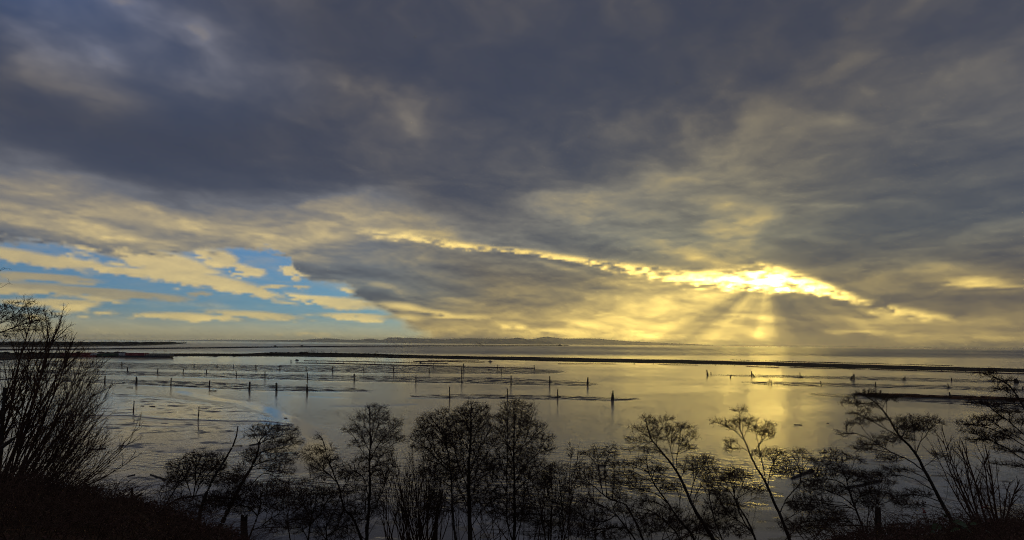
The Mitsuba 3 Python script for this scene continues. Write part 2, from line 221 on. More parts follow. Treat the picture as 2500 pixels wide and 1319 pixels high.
def concat(parts):
    v, f, n = [], [], 0
    for a, b in parts:
        v.append(np.asarray(a, float)); f.append(np.asarray(b) + n); n += len(a)
    return np.vstack(v), np.vstack(f)


def tm(m):
    return np.array(m.vertices), np.array(m.faces)


def box(cx, cy, cz, sx, sy, sz, rot=0.0, bevel=0.0):
    m = trimesh.creation.box([sx, sy, sz])
    if bevel:
        import manifold3d as mf
        o = bevel
        hull = mf.Manifold.batch_hull([mf.Manifold.cube([sx - 2 * o, sy - 2 * o, sz], True), mf.Manifold.cube([sx, sy - 2 * o, sz - 2 * o], True), mf.Manifold.cube([sx - 2 * o, sy, sz - 2 * o], True)])
        q = hull.to_mesh()
        m = trimesh.Trimesh(q.vert_properties[:, :3], q.tri_verts, process=False)
    c, s = math.cos(rot), math.sin(rot)
    v = np.array(m.vertices) @ np.array([[c, s, 0], [-s, c, 0], [0, 0, 1]]) + [cx, cy, cz]
    return v, np.array(m.faces)


def seg_dist(P, poly, closed=True):
    """Distance of the points P (n, 2) to a polyline."""
    q = np.asarray(poly, float)
    a, b = (q, np.roll(q, -1, 0)) if closed else (q[:-1], q[1:])
    best = np.full(len(P), 1e9)
    for s, e in zip(a, b):
        d = e - s
        t = np.clip(((P - s) @ d) / (d @ d + 1e-9), 0, 1)
        best = np.minimum(best, np.hypot(*(P - s - t[:, None] * d).T))
    return best


def inside(P, poly):
    q = np.asarray(poly, float)
    r = np.zeros(len(P), bool)
    for s, e in zip(q, np.roll(q, -1, 0)):
        if s[1] == e[1]:
            continue
        c = ((s[1] > P[:, 1]) != (e[1] > P[:, 1]))
        r ^= c & (P[:, 0] < (e[0] - s[0]) * (P[:, 1] - s[1]) / (e[1] - s[1]) + s[0])
    return r


def signed(P, px_poly):
    poly = [at(*p)[:2] for p in px_poly]
    d = seg_dist(P, poly)
    return np.where(inside(P, poly), d, -d)


def grid_mesh(X, Y, Z, keep=None):
    h, w = X.shape
    i = np.arange(h * w).reshape(h, w)
    q = np.stack([i[:-1, :-1], i[:-1, 1:], i[1:, 1:], i[1:, :-1]], -1).reshape(-1, 4)
    if keep is not None:
        k = keep.ravel()
        q = q[k[q].any(1)]
    f = np.vstack([q[:, [0, 1, 2]], q[:, [0, 2, 3]]])
    v = np.stack([X.ravel(), Y.ravel(), Z.ravel()], 1)
    used = np.unique(f)
    m = np.full(len(v), -1)
    m[used] = np.arange(len(used))
    return v[used], m[f]


def fbm2(x, y, octaves=4, seed=0):
    return meshkit.fbm(np.stack([x + 500, y + 500, x * 0], -1), octaves, seed) - .5


# ------------------------------------------------------------------ materials
def principled(color, rough, **k):
    return {'type': 'twosided', 'bsdf': {'type': 'principled', 'base_color': color if isinstance(color, dict) else {'type': 'rgb', 'value': list(color)}, 'roughness': rough, **k}}


def bump(inner, fn, eps):
    return {'type': 'bumpmap', 'tex': mikit.proc(fn, eps), 'scale': 1.0, 'bsdf': inner}


CALM = [[(440, 955), (520, 974), (600, 984), (680, 1010), (738, 1040), (774, 1075), (778, 1110), (745, 1150)], [(230, 915.5), (600, 925), (865, 932.5), (1130, 937), (1300, 941), (1440, 943.5)],
        [(60, 931), (330, 939.5), (510, 948.5), (680, 955.3), (870, 957.5), (905, 954.5)], [(1010, 972.5), (1240, 974.5), (1430, 977.5), (1560, 975)], [(640, 908.6), (900, 911.6), (1150, 913.8), (1310, 914), (1386, 909.5)], [(690, 965), (760, 968), (880, 974)], [(820, 992), (900, 993), (1000, 988)], [(640, 1020), (700, 1048), (722, 1075), (690, 1098)]]
CALM = [[at(*q)[:2] for q in line] for line in CALM]


def calm_band(p):
    # the smooth, foam-lined strips that the ebb leaves along the mud edges
    w = 1.8 + 4.6 * mikit.fbm(p.x * .03 + 5, p.y * .05, 2, 3)
    best = mi.Float(1e6)
    for line in CALM:
        for a, b in zip(line[:-1], line[1:]):
            d = b - a
            t = dr.clip(((p.x - float(a[0])) * float(d[0]) + (p.y - float(a[1])) * float(d[1])) / float(d @ d), 0, 1)
            best = dr.minimum(best, dr.square(p.x - float(a[0]) - t * float(d[0])) + dr.square(p.y - float(a[1]) - t * float(d[1])))
    return 1 - mikit.smoothstep(.6, 1.2, dr.sqrt(best) / w)


def slick(p):
    # calm streaks and wind-ruffled patches on the sheltered water
    s = mikit.fbm(p.x * .011 + 3, p.y * .022 + 7, 0, 3)
    t = mikit.fbm(p.x * .045 + 31, p.y * .06 + 11, 0, 3)
    return (.55 + .45 * mikit.smoothstep(.38, .62, .62 * s + .38 * t)) * (1 - .93 * calm_band(p))


def water_rough(p, n, uv):
    open_sea = mikit.smoothstep(1250, 1700, p.y - .12 * p.x)
    far = mikit.smoothstep(4500, 11000, p.y)
    gusts = mikit.fbm(p.x * .0011, p.y * .0016, 5, 3)
    return (.05 + .08 * slick(p)) * (1 - open_sea) + open_sea * (.27 + .16 * (gusts - .5)) * (1 - far) + far * .14


def water_height(p, n, uv):
    near = 1 - mikit.smoothstep(350, 950, p.y)
    r = mikit.noise(p.x * .55 + .3 * p.y, p.y * .9, 1) * .035 + mikit.noise(p.x * 1.7 - .4 * p.y, p.y * 2.3, 2) * .014 + mikit.noise(p.x * 4.1, p.y * 5.3 + p.x, 3) * .004
    return r * near * slick(p) * 2.4


scene['mat_water'] = bump({'type': 'principled', 'base_color': {'type': 'rgb', 'value': [.235, .205, .155]}, 'roughness': mikit.proc(water_rough), 'eta': 1.40}, water_height, .03)


def mud_color(p, n, uv):
    a = mikit.fbm(p.x * .55, p.y * .55, 3, 4)
    b = mikit.fbm(p.x * .09 + 9, p.y * .12, 4, 3)
    c = mikit.mix((.25, .245, .235), (.15, .142, .132), mikit.smoothstep(.42, .60, b))
    weed = .85 * mikit.smoothstep(.60, .67, a)
    return mikit.mix(c, (.018, .017, .013), weed)


def mud_rough(p, n, uv):
    a = mikit.fbm(p.x * .30 + 4, p.y * .42, 8, 4)
    b = mikit.fbm(p.x * .12 + 40, p.y * .25, 3, 3)
    return .10 + .40 * mikit.smoothstep(.57, .70, .6 * a + .4 * b)


def mud_height(p, n, uv):
    return .010 * mikit.fbm(p.x * .7, p.y * .9, 2, 4) + .0016 * mikit.noise(p.x * 7, p.y * 7, 1)


scene['mat_mud'] = bump({'type': 'principled', 'base_color': mikit.proc(mud_color), 'roughness': mikit.proc(mud_rough), 'eta': 1.45}, mud_height, .04)


def bank_rough(p, n, uv):
    a = mikit.fbm(p.x * .22 + 4, p.y * .42, 8, 4)
    return .16 + .50 * mikit.smoothstep(.43, .56, a)


def bank_color(p, n, uv):
    a = mikit.fbm(p.x * .16 + 7, p.y * .35, 3, 4)
    return mikit.mix((.115, .105, .095), (.022, .020, .018), mikit.smoothstep(.47, .58, a))


scene['mat_weedy_mud'] = bump({'type': 'principled', 'base_color': mikit.proc(bank_color), 'roughness': mikit.proc(bank_rough), 'eta': 1.40}, mud_height, .04)


def marsh_color(p, n, uv):
    a = mikit.fbm(p.x * .03, p.y * .05, 2, 4)
    b = mikit.fbm(p.x * .2, p.y * .3, 6, 3)
    return mikit.mix(mikit.mix((.030, .026, .020), (.060, .046, .030), mikit.smoothstep(.4, .62, a)), (.016, .015, .012), mikit.smoothstep(.5, .66, b))


scene['mat_marsh'] = principled(mikit.proc(marsh_color), .95, specular=.15)


def sand_marsh_color(p, n, uv):
    return mikit.mix((.075, .066, .045), (.13, .11, .075), mikit.fbm(p.x * .01, p.y * .02, 2, 4))


scene['mat_far_marsh'] = principled(mikit.proc(sand_marsh_color), .95, specular=.1)


def soil_color(p, n, uv):
    a = mikit.fbm(p.x * 1.3, p.y * 1.3, p.z * 1.3, 4)
    b = mikit.fbm(p.x * 6, p.y * 6, p.z * 6, 3)
    c = mikit.mix((.050, .032, .022), (.085, .046, .028), mikit.smoothstep(.4, .6, a))
    return mikit.mix(c, (.020, .020, .010), mikit.smoothstep(.55, .7, b))


scene['mat_soil'] = principled(mikit.proc(soil_color), .95, specular=.1)


def bark_color(p, n, uv):
    a = mikit.fbm(p.x * 5, p.y * 5, p.z * 1.7, 4)
    b = mikit.smoothstep(.58, .68, mikit.fbm(p.x * 2.2 + 5, p.y * 2.2, p.z * 3.1, 3))
    return mikit.mix(mikit.mix((.035, .029, .024), (.075, .066, .056), a), (.13, .125, .115), .55 * b)


scene['mat_bark'] = principled(mikit.proc(bark_color), .9, specular=.15)
scene['mat_twig'] = principled((.065, .040, .028), .85, specular=.15)
scene['mat_shoot'] = principled((.080, .045, .030), .8, specular=.2)
scene['mat_dry_stalk'] = principled((.16, .125, .085), .85, specular=.15)
scene['mat_bramble_leaf'] = {'type': 'twosided', 'bsdf': {'type': 'principled', 'base_color': {'type': 'rgb', 'value': [.115, .050, .034]}, 'roughness': .7}}
scene['mat_green_leaf'] = {'type': 'twosided', 'bsdf': {'type': 'principled', 'base_color': {'type': 'rgb', 'value': [.045, .085, .020]}, 'roughness': .5}}
scene['mat_red_berry'] = principled((.30, .02, .02), .4)


def pile_color(p, n, uv):
    wet = mikit.smoothstep(.30, .36, mikit.fbm(p.x * 3, p.y * 3, p.z * 2.2, 3))
    g = mikit.fbm(p.x * 14, p.y * 14, p.z * 1.5, 3)
    return mikit.mix((.022, .018, .015), mikit.mix((.055, .044, .035), (.10, .085, .068), g), wet)


scene['mat_piling'] = principled(mikit.proc(pile_color), .85, specular=.2)


def log_color(p, n, uv):
    g = mikit.fbm(p.x * .8, p.y * 2.5, p.z * 4, 4)
    h = mikit.cell_rand(p.x * .09, p.y * .9, 3)
    return mikit.mix((.045, .026, .018), (.17, .085, .050), mikit.smoothstep(.3, .7, .55 * g + .45 * h))


scene['mat_log'] = principled(mikit.proc(log_color), .8, specular=.2)
scene['mat_grey_log'] = principled((.06, .055, .05), .85, specular=.2)


def rock_color(p, n, uv):
    return mikit.mix((.035, .034, .034), (.085, .082, .078), mikit.fbm(p.x * .25, p.y * .25, p.z * .6, 4))


scene['mat_rock'] = principled(mikit.proc(rock_color), .9, specular=.2)
scene['mat_hill'] = principled((.11, .115, .105), 1.0, specular=0.0)
scene['mat_wood'] = principled((.032, .030, .026), 1.0, specular=0.0)
for _n, _c, _r in (('navy', (.020, .024, .045), .5), ('red', (.20, .022, .028), .5), ('green', (.030, .085, .055), .55), ('white_paint', (.45, .46, .47), .5), ('rail', (.40, .41, .38), .5),
                   ('grey_cargo', (.14, .14, .13), .8), ('rust', (.12, .05, .03), .85), ('dark_hull', (.03, .03, .032), .6), ('chips', (.05, .042, .034), .95), ('blue_paint', (.05, .09, .22), .5),
                   ('glass_dark', (.02, .022, .025), .15), ('pink_mark', (.42, .20, .21), .6), ('concrete', (.20, .195, .185), .9)):
    scene['mat_' + _n] = principled(_c, _r)

# ------------------------------------------------------------------ water, far shore, islands
gx = np.array([-90000, -30000, -9000, -3000, -1200, -600, -300, -100, 0, 100, 300, 600, 1200, 3000, 9000, 30000, 90000.])
gy = np.array([55, 100, 200, 400, 700, 1100, 1800, 3500, 7000, 14000, 30000, 70000.])
GX, GY = np.meshgrid(gx, gy)
struct('water', grid_mesh(GX, GY, GX * 0), 'mat_water', label='grey river mouth and sea at low tide, rippled and glossy under the clouds')


def ridge(name, prof, D, depth, lift, seed, label, mat='mat_hill', n=260, rough=.10):
    """An island or range: a solid ridge whose skyline follows the heights of prof."""
    px = np.linspace(prof[0][0], prof[-1][0], n)
    top = np.interp(px, [p[0] for p in prof], [p[1] for p in prof])
    h = np.maximum((hor(px) - top) / F * D, 0) + lift
    env = np.clip(np.minimum(np.arange(n), np.arange(n)[::-1]) / 6, 0, 1)
    x = (px - 1250) / F * D
    rows = []
    for k, (t, hh) in enumerate(((-1, 0), (-.75, .28), (-.5, .55), (-.25, .82), (0, 1), (.5, .6), (1, 0))):
        w = fbm2(x * 6e-4 + k * 3.1, x * 0 + k, 4, seed)
        yy = D + depth * (t + (.25 * w if 0 < k < 6 else 0))
        z = h * env * hh * (1 + (rough * 2 * fbm2(x * .0016, yy * .0016, 4, seed + 1) if k not in (0, 4, 6) else 0)) - (5 if hh == 0 else 0)
        rows.append((x * (yy / D), yy + 0 * x, z))
    X, Y, Z = (np.array([r[q] for r in rows]) for q in range(3))
    struct(name, grid_mesh(X, Y, Z), mat, smooth=True, label=label)


ridge('island_hills', [(560, 836), (600, 832.5), (680, 830.5), (745, 828.8), (770, 826.5), (800, 825.2), (820, 826.8), (840, 828.5), (872, 829.2), (892, 827), (905, 826), (918, 828), (930, 829.5), (938, 827.8), (950, 823.3), (962, 823.6), (972, 822.8), (985, 824.6), (1002, 824), (1020, 825.5), (1050, 826), (1085, 828.6), (1110, 826), (1150, 825.2), (1200, 826.4), (1240, 826.6), (1262, 824.2), (1275, 825.2), (1290, 829), (1320, 831), (1360, 838)],
      44000, 2600, 14, 3, 'hazy grey-blue islands low on the horizon left of centre')
ridge('island_hills_beyond', [(300, 836), (420, 830), (560, 829), (700, 830), (900, 830), (1080, 829.5), (1250, 829), (1300, 827.5), (1322, 823), (1338, 821.6), (1352, 823.8), (1370, 825.8), (1395, 826.3), (1430, 825.6), (1465, 826.8), (1485, 829), (1540, 833), (1600, 836), (1680, 839.5), (1760, 843)],
      66000, 2500, 20, 5, 'long pale range fading into the haze behind the islands')

# low wooded land far left: marsh in front, a dark belt of trees on it
mp = [(-900, 848), (-300, 848.5), (60, 848.4), (170, 847.6), (330, 844.5), (420, 841.5), (455, 838.6), (455, 836.6), (300, 835.6), (0, 835), (-900, 834)]
V = np.array([at(*p) for p in mp])
yy = np.linspace(0, 1, 30)
front, back = V[:7], V[7:][::-1]
fr = np.stack([np.interp(np.linspace(0, 1, 120), np.linspace(0, 1, len(front)), front[:, k]) for k in range(3)], 1)
bk = np.stack([np.interp(np.linspace(0, 1, 120), np.linspace(0, 1, len(back)), back[:, k]) for k in range(3)], 1)
bk = fr + (bk - fr) * np.minimum(1, 2500 / (np.linalg.norm(bk - fr, axis=1, keepdims=True) + 1e-6))
G = fr[None] + (bk - fr)[None] * yy[:, None, None]
Z = 1.6 * np.minimum(1, np.minimum(yy, 1 - yy) * 6)[:, None] + .6 * fbm2(G[..., 0] * .01, G[..., 1] * .01, 3, 4) - .25
struct('far_marsh', grid_mesh(G[..., 0], G[..., 1], Z), 'mat_far_marsh', smooth=True, label='flat tan marsh far left on the horizon')
tv = []
base = trimesh.creation.icosphere(1)
for k in range(900):
    px = rng.uniform(-900, 452)
    t = rng.uniform(.25, .8)
    i = (px + 900) / 1355
    p = np.array([np.interp(i, np.linspace(0, 1, 120), fr[:, q]) for q in (0, 1)]) * (1 - t) + np.array([np.interp(i, np.linspace(0, 1, 120), bk[:, q]) for q in (0, 1)]) * t
    hh = rng.uniform(7, 15) * (1 if px < 330 else .55)
    w = hh * rng.uniform(1.0, 2.2)
    b = np.array(base.vertices)
    b = b * (1 + .5 * (meshkit.noise(b * 2.2 + k, 2) - .5))[:, None] * [w, w * .6, hh * .62] + [p[0], p[1], hh * .45]
    tv.append((b, np.array(base.faces)))
struct('far_woodland', concat(tv), 'mat_wood', label='dark belt of trees on the flat far shore at the left horizon', kind='stuff')

# ------------------------------------------------------------------ the vegetated sandbar between the booming ground and the open sea
S_up = [(-500, 858), (0, 861), (200, 861.5), (410, 863), (600, 864), (660, 860.6), (700, 860.4), (900, 862.5), (1000, 866), (1200, 870.6), (1320, 872), (1440, 874.5), (1650, 878), (1850, 883), (2020, 888), (2260, 894.4), (2500, 900.5), (2900, 910)]
S_dn = [(2900, 921), (2500, 909.5), (2260, 903), (2020, 897.2), (1850, 892.2), (1650, 888.3), (1440, 884.4), (1250, 879.5), (1100, 876), (900, 873), (740, 871.2), (600, 870), (410, 870.5), (200, 871), (0, 880), (-500, 885)]
rows = np.geomspace(420, 2300, 230)
cols = np.linspace(-1.15, 1.15, 900)
U, Y = np.meshgrid(cols, rows)
X = U * Y
P = np.stack([X.ravel(), Y.ravel()], 1)
sd = signed(P, S_up + S_dn).reshape(X.shape)
big = fbm2(X * .006, Y * .004, 4, 21)
fine = fbm2(X * .03, Y * .03, 3, 22)
Z = np.clip(sd / 45, -1, .55) * 1.3 + 1.5 * big + .5 * fine + .12
Z = np.minimum(Z, 1.3 + .8 * fine)
strand = np.clip(1 - np.abs(sd + 85) / 60, 0, 1) * np.clip((X / Y - .02) * 8, 0, 1)        # thin bars just seaward
far_side = inside(P, [at(*p)[:2] for p in S_up] + [np.array([9000., 1000.]), np.array([9000., 9000.]), np.array([-9000., 9000.]), np.array([-9000., 1500.])]).reshape(X.shape)
Z = np.where((sd < 0) & far_side, np.maximum(Z, strand * (.55 + 3.0 * big) - .35), Z)
struct('sandbar', grid_mesh(X, Y, Z, Z > -.25), 'mat_marsh', smooth=True, label='long dark marshy sandbar across the bay')

# ------------------------------------------------------------------ mudflats
BANDS = [
    [(-200, 876), (60, 878), (230, 884), (430, 888), (620, 891), (800, 891.5), (1000, 893), (1180, 897), (1290, 900), (1370, 905), (1385, 909), (1330, 912.5), (1150, 912.3), (900, 910.4), (700, 907.6), (500, 904), (380, 902), (230, 899), (60, 893), (-200, 890)],
    [(-200, 899), (60, 902), (230, 905), (430, 909), (650, 913.5), (900, 917), (1200, 922), (1380, 929), (1440, 934), (1456, 938), (1432, 942), (1250, 938.8), (1130, 935.6), (865, 931), (750, 928), (600, 923.6), (430, 918.5), (230, 914.7), (60, 910), (-200, 906)],
    [(-200, 916), (60, 922), (230, 926), (420, 930), (600, 937), (700, 943), (850, 947), (905, 954), (860, 955.5), (750, 955), (610, 953), (510, 947), (420, 942.5), (330, 938), (230, 934), (60, 929), (-200, 924)],
    [(1010, 966), (1100, 963.5), (1240, 965), (1360, 966), (1480, 971.5), (1545, 974), (1500, 977.5), (1370, 975), (1240, 973), (1100, 971.5), (1020, 969)],
    [(1735, 915.4), (1840, 915.4), (1955, 917), (2080, 919), (2210, 922), (2330, 925), (2700, 934), (2700, 940), (2500, 935), (2340, 933), (2200, 929.5), (2080, 926), (1960, 923), (1850, 921), (1780, 917.5)],
    [(1820, 933), (1880, 932), (2000, 934), (2140, 938), (2310, 941), (2500, 951), (2700, 958), (2700, 966), (2500, 959), (2320, 950), (2140, 946), (2000, 943.5), (1900, 940.5), (1850, 937.5)],
    [(1985, 961), (2080, 963), (2150, 965), (2320, 974), (2500, 982), (2700, 990), (2700, 1010), (2500, 1000), (2400, 991), (2320, 985), (2190, 977.5), (2080, 972.5), (2000, 966)],
]
FLAT = [(-500, 962), (100, 963), (250, 958), (330, 965), (420, 976), (500, 986), (560, 996), (620, 1010), (680, 1030), (718, 1050), (712, 1072), (688, 1085), (640, 1090), (560, 1100), (520, 1110), (480, 1104), (430, 1102), (330, 1089), (200, 1081), (0, 1078), (-500, 1070)]
BEACH = [(-500, 1118), (120, 1120), (250, 1136), (330, 1152), (420, 1168), (520, 1192), (640, 1206), (800, 1214), (1000, 1232), (1250, 1250), (1500, 1262), (1800, 1240), (2000, 1200), (2160, 1150), (2300, 1120), (2700, 1090), (2700, 1400), (-500, 1400)]
CREEK = [(120, 1015), (220, 1017), (300, 1017), (345, 1021), (385, 1026), (430, 1027), (480, 1028), (530, 1030), (580, 1031), (640, 1031), (680, 1036)]
CREEK2 = [(225, 1049), (270, 1043), (330, 1040.5), (430, 1043), (470, 1041), (525, 1039)]
rows = np.geomspace(70, 880, 430)
cols = np.linspace(-1.12, 1.12, 640)
U, Y = np.meshgrid(cols, rows)
X = U * Y
P = np.stack([X.ravel(), Y.ravel()], 1)
n1 = fbm2(X * .035, Y * .030, 4, 31)
n2 = fbm2(X * .16, Y * .16, 4, 32)
n3 = fbm2(X * .010, Y * .016, 3, 33)
ZB = np.full(X.shape, -.6)
for k, b in enumerate(BANDS):
    s = signed(P, b).reshape(X.shape)
    ZB = np.maximum(ZB, np.clip(s / 7, -1, .6) * .30 + .22 * n1 + .15 * n2 + (.09 if k < 3 else .13))
ZB = np.where(ZB > 0, .5 * ZB, ZB)
struct('mudbanks', grid_mesh(X, Y, ZB, ZB > -.12), 'mat_weedy_mud', smooth=True, label='low weedy mud banks in long bands along the piling rows')
Z = np.full(X.shape, -.6)
s = signed(P, FLAT).reshape(X.shape)
zf = np.clip(s / 6, -1, .6) * .26 + .20 * n1 + .13 * n2 + .12 * n3 + .12
c1 = seg_dist(P, [at(*p)[:2] for p in CREEK], False).reshape(X.shape)
c2 = seg_dist(P, [at(*p)[:2] for p in CREEK2], False).reshape(X.shape)
cw = 1.0 + .8 * n1
zf = zf + .22 * np.exp(-((c1 - 3.2) / 1.3) ** 2) - .55 * np.exp(-(c1 / (1.5 * cw)) ** 2) - .30 * np.exp(-(c2 / .8) ** 2) + .10 * np.exp(-((c2 - 1.6) / .8) ** 2)
Z = np.maximum(Z, np.where(s > -30, zf, -.6))
s = signed(P, BEACH).reshape(X.shape)
zb = np.clip(s / 30, -1, 1) * .30 + .34 * n1 + .16 * n2 + .25 * n3 - .02
Z = np.maximum(Z, np.where(s > -40, zb, -.6))
Z = np.where(Z > 0, .40 * Z, Z)
struct('mudflat', grid_mesh(X, Y, Z, Z > -.12), 'mat_mud', smooth=True, label='wet grey tidal mud with pools and a winding creek')
MUD = cKDTree(P[::3]); MUDZ = np.maximum(Z, ZB).ravel()[::3]


def mud_z(p):
    return max(0.0, float(MUDZ[MUD.query(p[:2])[1]]))


# ------------------------------------------------------------------ the slope under the camera
CREST = np.array([(-1.3, .255, 12), (-.9, .258, 14), (-.816, .2618, 15), (-.745, .2705, 16), (-.671, .281, 17.5), (-.617, .3006, 19), (-.5577, .3185, 20), (-.525, .33, 21), (-.482, .345, 22), (-.43, .372, 23), (-.32, .41, 24),
                  (.18, .41, 22), (.468, .366, 19), (.576, .341, 18), (.625, .33, 17.5), (.671, .3205, 17), (.739, .317, 16.5), (.785, .3155, 16), (.9, .307, 15.5), (1.3, .298, 15)])


def terrain(x, y):
    x, y = np.asarray(x, float), np.asarray(y, float)
    u = x / np.maximum(y, 4.0)
    s, dc = (np.interp(u, CREST[:, 0], CREST[:, k]) for k in (1, 2))
    zc = H - s * dc
    top = 26.2
    near = top + (zc - top) * np.clip((y - 1.5) / (dc - 1.5), 0, 1) ** .85
    back = zc - .85 * (y - dc)
    main = 26.2 - .42 * np.maximum(y - .5, 0)
    z = np.where(y < dc, np.minimum(near, np.where(y > 3, H - s * y - .08 + .0 * y, near)), np.maximum(back, main))
    return np.maximum(z, -.9)


xx = np.linspace(-150, 150, 420)
yv = np.concatenate([np.linspace(-40, 0, 14)[:-1], np.linspace(0, 30, 80)[:-1], np.linspace(30, 95, 66)])
X, Y = np.meshgrid(xx, yv)
Z = terrain(X, Y) + np.where(Y > 2, .38 * fbm2(X * .5, Y * .5, 5, 41), 0)
struct('hillside', grid_mesh(X, Y, Z, Z > -.7), 'mat_soil', smooth=True, label='dark brambly bluff falling away to the beach')

# ------------------------------------------------------------------ jetty
JP = [(-400, 856.5), (0, 855), (180, 854), (400, 851.6), (560, 849.8), (740, 847.6), (900, 846.2), (1100, 845.2), (1250, 844.8), (1386, 844.6)]
JW = np.array([at(*p) for p in JP])
t = np.concatenate([[0], np.cumsum(np.linalg.norm(np.diff(JW, axis=0), axis=1))])
tt = np.linspace(0, t[-1], 400)
C = np.stack([np.interp(tt, t, JW[:, k]) for k in range(2)], 1)
d = np.gradient(C, axis=0); d /= np.linalg.norm(d, axis=1, keepdims=True)
nrm = np.stack([-d[:, 1], d[:, 0]], 1)
hgt = np.interp(C[:, 1], [1500, 3000, 9000], [3.6, 5.5, 9.0])
R = []
for off, hh in ((-16, -1), (-9, .55), (-5, 1), (5, 1), (9, .55), (16, -1)):
    q = C + nrm * off * (1 + .25 * fbm2(C[:, 0] * .05 + off, C[:, 1] * .05, 3, 8))[:, None]
    R.append((q[:, 0], q[:, 1], hgt * hh + (.9 * fbm2(C[:, 0] * .09, C[:, 1] * .09 + off, 3, 9) if hh > 0 else 0)))
struct('jetty', grid_mesh(*(np.array([r[k] for r in R]) for k in range(3))), 'mat_rock', smooth=30, label='long dark stone jetty running out to sea')


def jetty_at(px):
    py = np.interp(px, [p[0] for p in JP], [p[1] for p in JP])
    p = at(px, py)
    return p, np.interp(p[1], [1500, 3000, 9000], [3.6, 5.5, 9.0])


for px, lab in ((672, 'tiny dark shed on the jetty, left of the other small shed'), (737, 'tiny dark shed on the jetty above the bare saplings')):
    p, hz = jetty_at(px)
    k = thing('shed', lab, 'shed')
    s = p[1] / 2300
    part(k, 'wall', box(p[0], p[1], hz + 1.2 * s, 7 * s, 5 * s, 3.0 * s), 'mat_wood')
    roof = trimesh.creation.extrude_polygon(__import__('shapely').Polygon([(-4.2 * s, 0), (4.2 * s, 0), (0, 1.8 * s)]), 5.6 * s)
    v, f = tm(roof)
    part(k, 'roof', (np.stack([v[:, 0] + p[0], v[:, 2] + p[1] - 2.8 * s, v[:, 1] + hz + 2.72 * s], 1), f[:, ::-1]), 'mat_rock')
p, hz = jetty_at(1132)
k = thing('beacon', 'thin dark beacon mast standing midway along the jetty', 'beacon')
tb = Tubes(); tb.add([[p[0], p[1], hz - 1], [p[0], p[1], hz + 13]], [.9, .5], 6, True)
part(k, 'mast', tb.mesh(), 'mat_wood')
part(k, 'lamp', box(p[0], p[1], hz + 14, 3.2, 3.2, 2.4), 'mat_wood')
p, hz = jetty_at(1367)
k = thing('lighthouse', 'small dark pointed light station near the end of the jetty', 'lighthouse')
part(k, 'base', box(p[0], p[1], hz + 3.0, 46, 16, 8), 'mat_wood')
m = trimesh.creation.cone(9, 24, sections=8)
m.apply_translation([p[0], p[1], hz + 6.5])
part(k, 'tower', m, 'mat_wood')
m = trimesh.creation.cylinder(2.2, 4, sections=8); m.apply_translation([p[0], p[1], hz + 29])
part(k, 'lantern', m, 'mat_wood')
p, hz = jetty_at(1385)
k = thing('beacon', 'short dark beacon at the very tip of the jetty', 'beacon')
tb = Tubes(); tb.add([[p[0], p[1], hz - 6], [p[0], p[1], hz + 9]], [4, 3], 8, True)
part(k, 'tower', tb.mesh(), 'mat_wood')
m = trimesh.creation.cone(4.5, 5, sections=8); m.apply_translation([p[0], p[1], hz + 8.5])
part(k, 'cap', m, 'mat_wood')

# a freighter hull-down on the horizon
D = 15500
p = np.array([(1170 - 1250) / F * D, D, 0])
k = thing('ship', 'faint grey freighter far out on the horizon, right of the highest island', 'ship')
poly = __import__('shapely').Polygon([(-90, 0), (84, 0), (96, 14), (70, 12), (-70, 12), (-92, 13)])
v, f = tm(trimesh.creation.extrude_polygon(poly, 28))
part(k, 'hull', (np.stack([v[:, 0] + p[0], v[:, 2] + p[1], v[:, 1]], 1), f[:, ::-1]), 'mat_dark_hull')
part(k, 'bridge', box(p[0] - 66, p[1] + 14, 22, 26, 24, 20), 'mat_white_paint')
part(k, 'hatch_deck', box(p[0] + 6, p[1] + 14, 14, 100, 22, 4.4), 'mat_grey_cargo')

# ------------------------------------------------------------------ barges moored at the left
from shapely import Polygon


def hull_mesh(L, W, h, rake, px0, y0, z0=0.0, sheer=.25, n=24):
    """A barge hull with raked ends and a shell edge; along +x from (px0, y0)."""
    xs = np.linspace(0, L, n)
    sec = []
    for x in xs:
        r = np.clip(min(x, L - x) / rake, 0, 1)
        zb = -.8 + (h + .2) * (1 - r) ** 1.6 * .75
        w = W / 2 * (.86 + .14 * min(1, r * 1.6))
        zt = h + sheer * (1 - min(1, r)) ** 2
        sec.append([(x, -w * .94, zb), (x, -w, zb + .3 * (zt - zb)), (x, -w, zt), (x, w, zt), (x, w, zb + .3 * (zt - zb)), (x, w * .94, zb)])
    v = np.array(sec).reshape(-1, 3)
    f = []
    for i in range(n - 1):
        for j in range(6):
            a, b = i * 6 + j, i * 6 + (j + 1) % 6
            f += [[a, b, b + 6], [a, b + 6, a + 6]]
    for e in (0, (n - 1) * 6):
        f += [[e, e + 1, e + 2], [e, e + 2, e + 3], [e, e + 3, e + 4], [e, e + 4, e + 5]]
    return v + [px0, y0, z0], np.array(f)


def barge_x(px, D):
    return (px - 1250) / F * D


D = 930.0
M = D / F                                  # metres per photograph pixel there
W = 14
x0, x1 = barge_x(287, D), barge_x(414, D)
yb = D + W / 2
k = thing('barge', 'navy barge with white deckhouse, red boxes and railed load, rightmost of the moored barges', 'barge', None)
part(k, 'hull', hull_mesh(x1 - x0, W, 2.7, 6, x0, yb), 'mat_navy', smooth=30)
part(k, 'deckhouse', box((barge_x(288, D) + barge_x(304.5, D)) / 2, yb, 4.7, 16 * M, W * .8, 4.4, bevel=.25), 'mat_white_paint')
part(k, 'window', box(barge_x(298, D), D + .1 * W - .06, 5.4, 2.2, .12, 1.2), 'mat_blue_paint')
for i, (a, b) in enumerate(((305, 314), (314.6, 333), (333.6, 351.5))):
    part(k, 'cargo_box', box((barge_x(a, D) + barge_x(b, D)) / 2, yb, 4.85 - .12 * (i == 1), (b - a) * M, W * .86, 4.6, bevel=.18), 'mat_red')
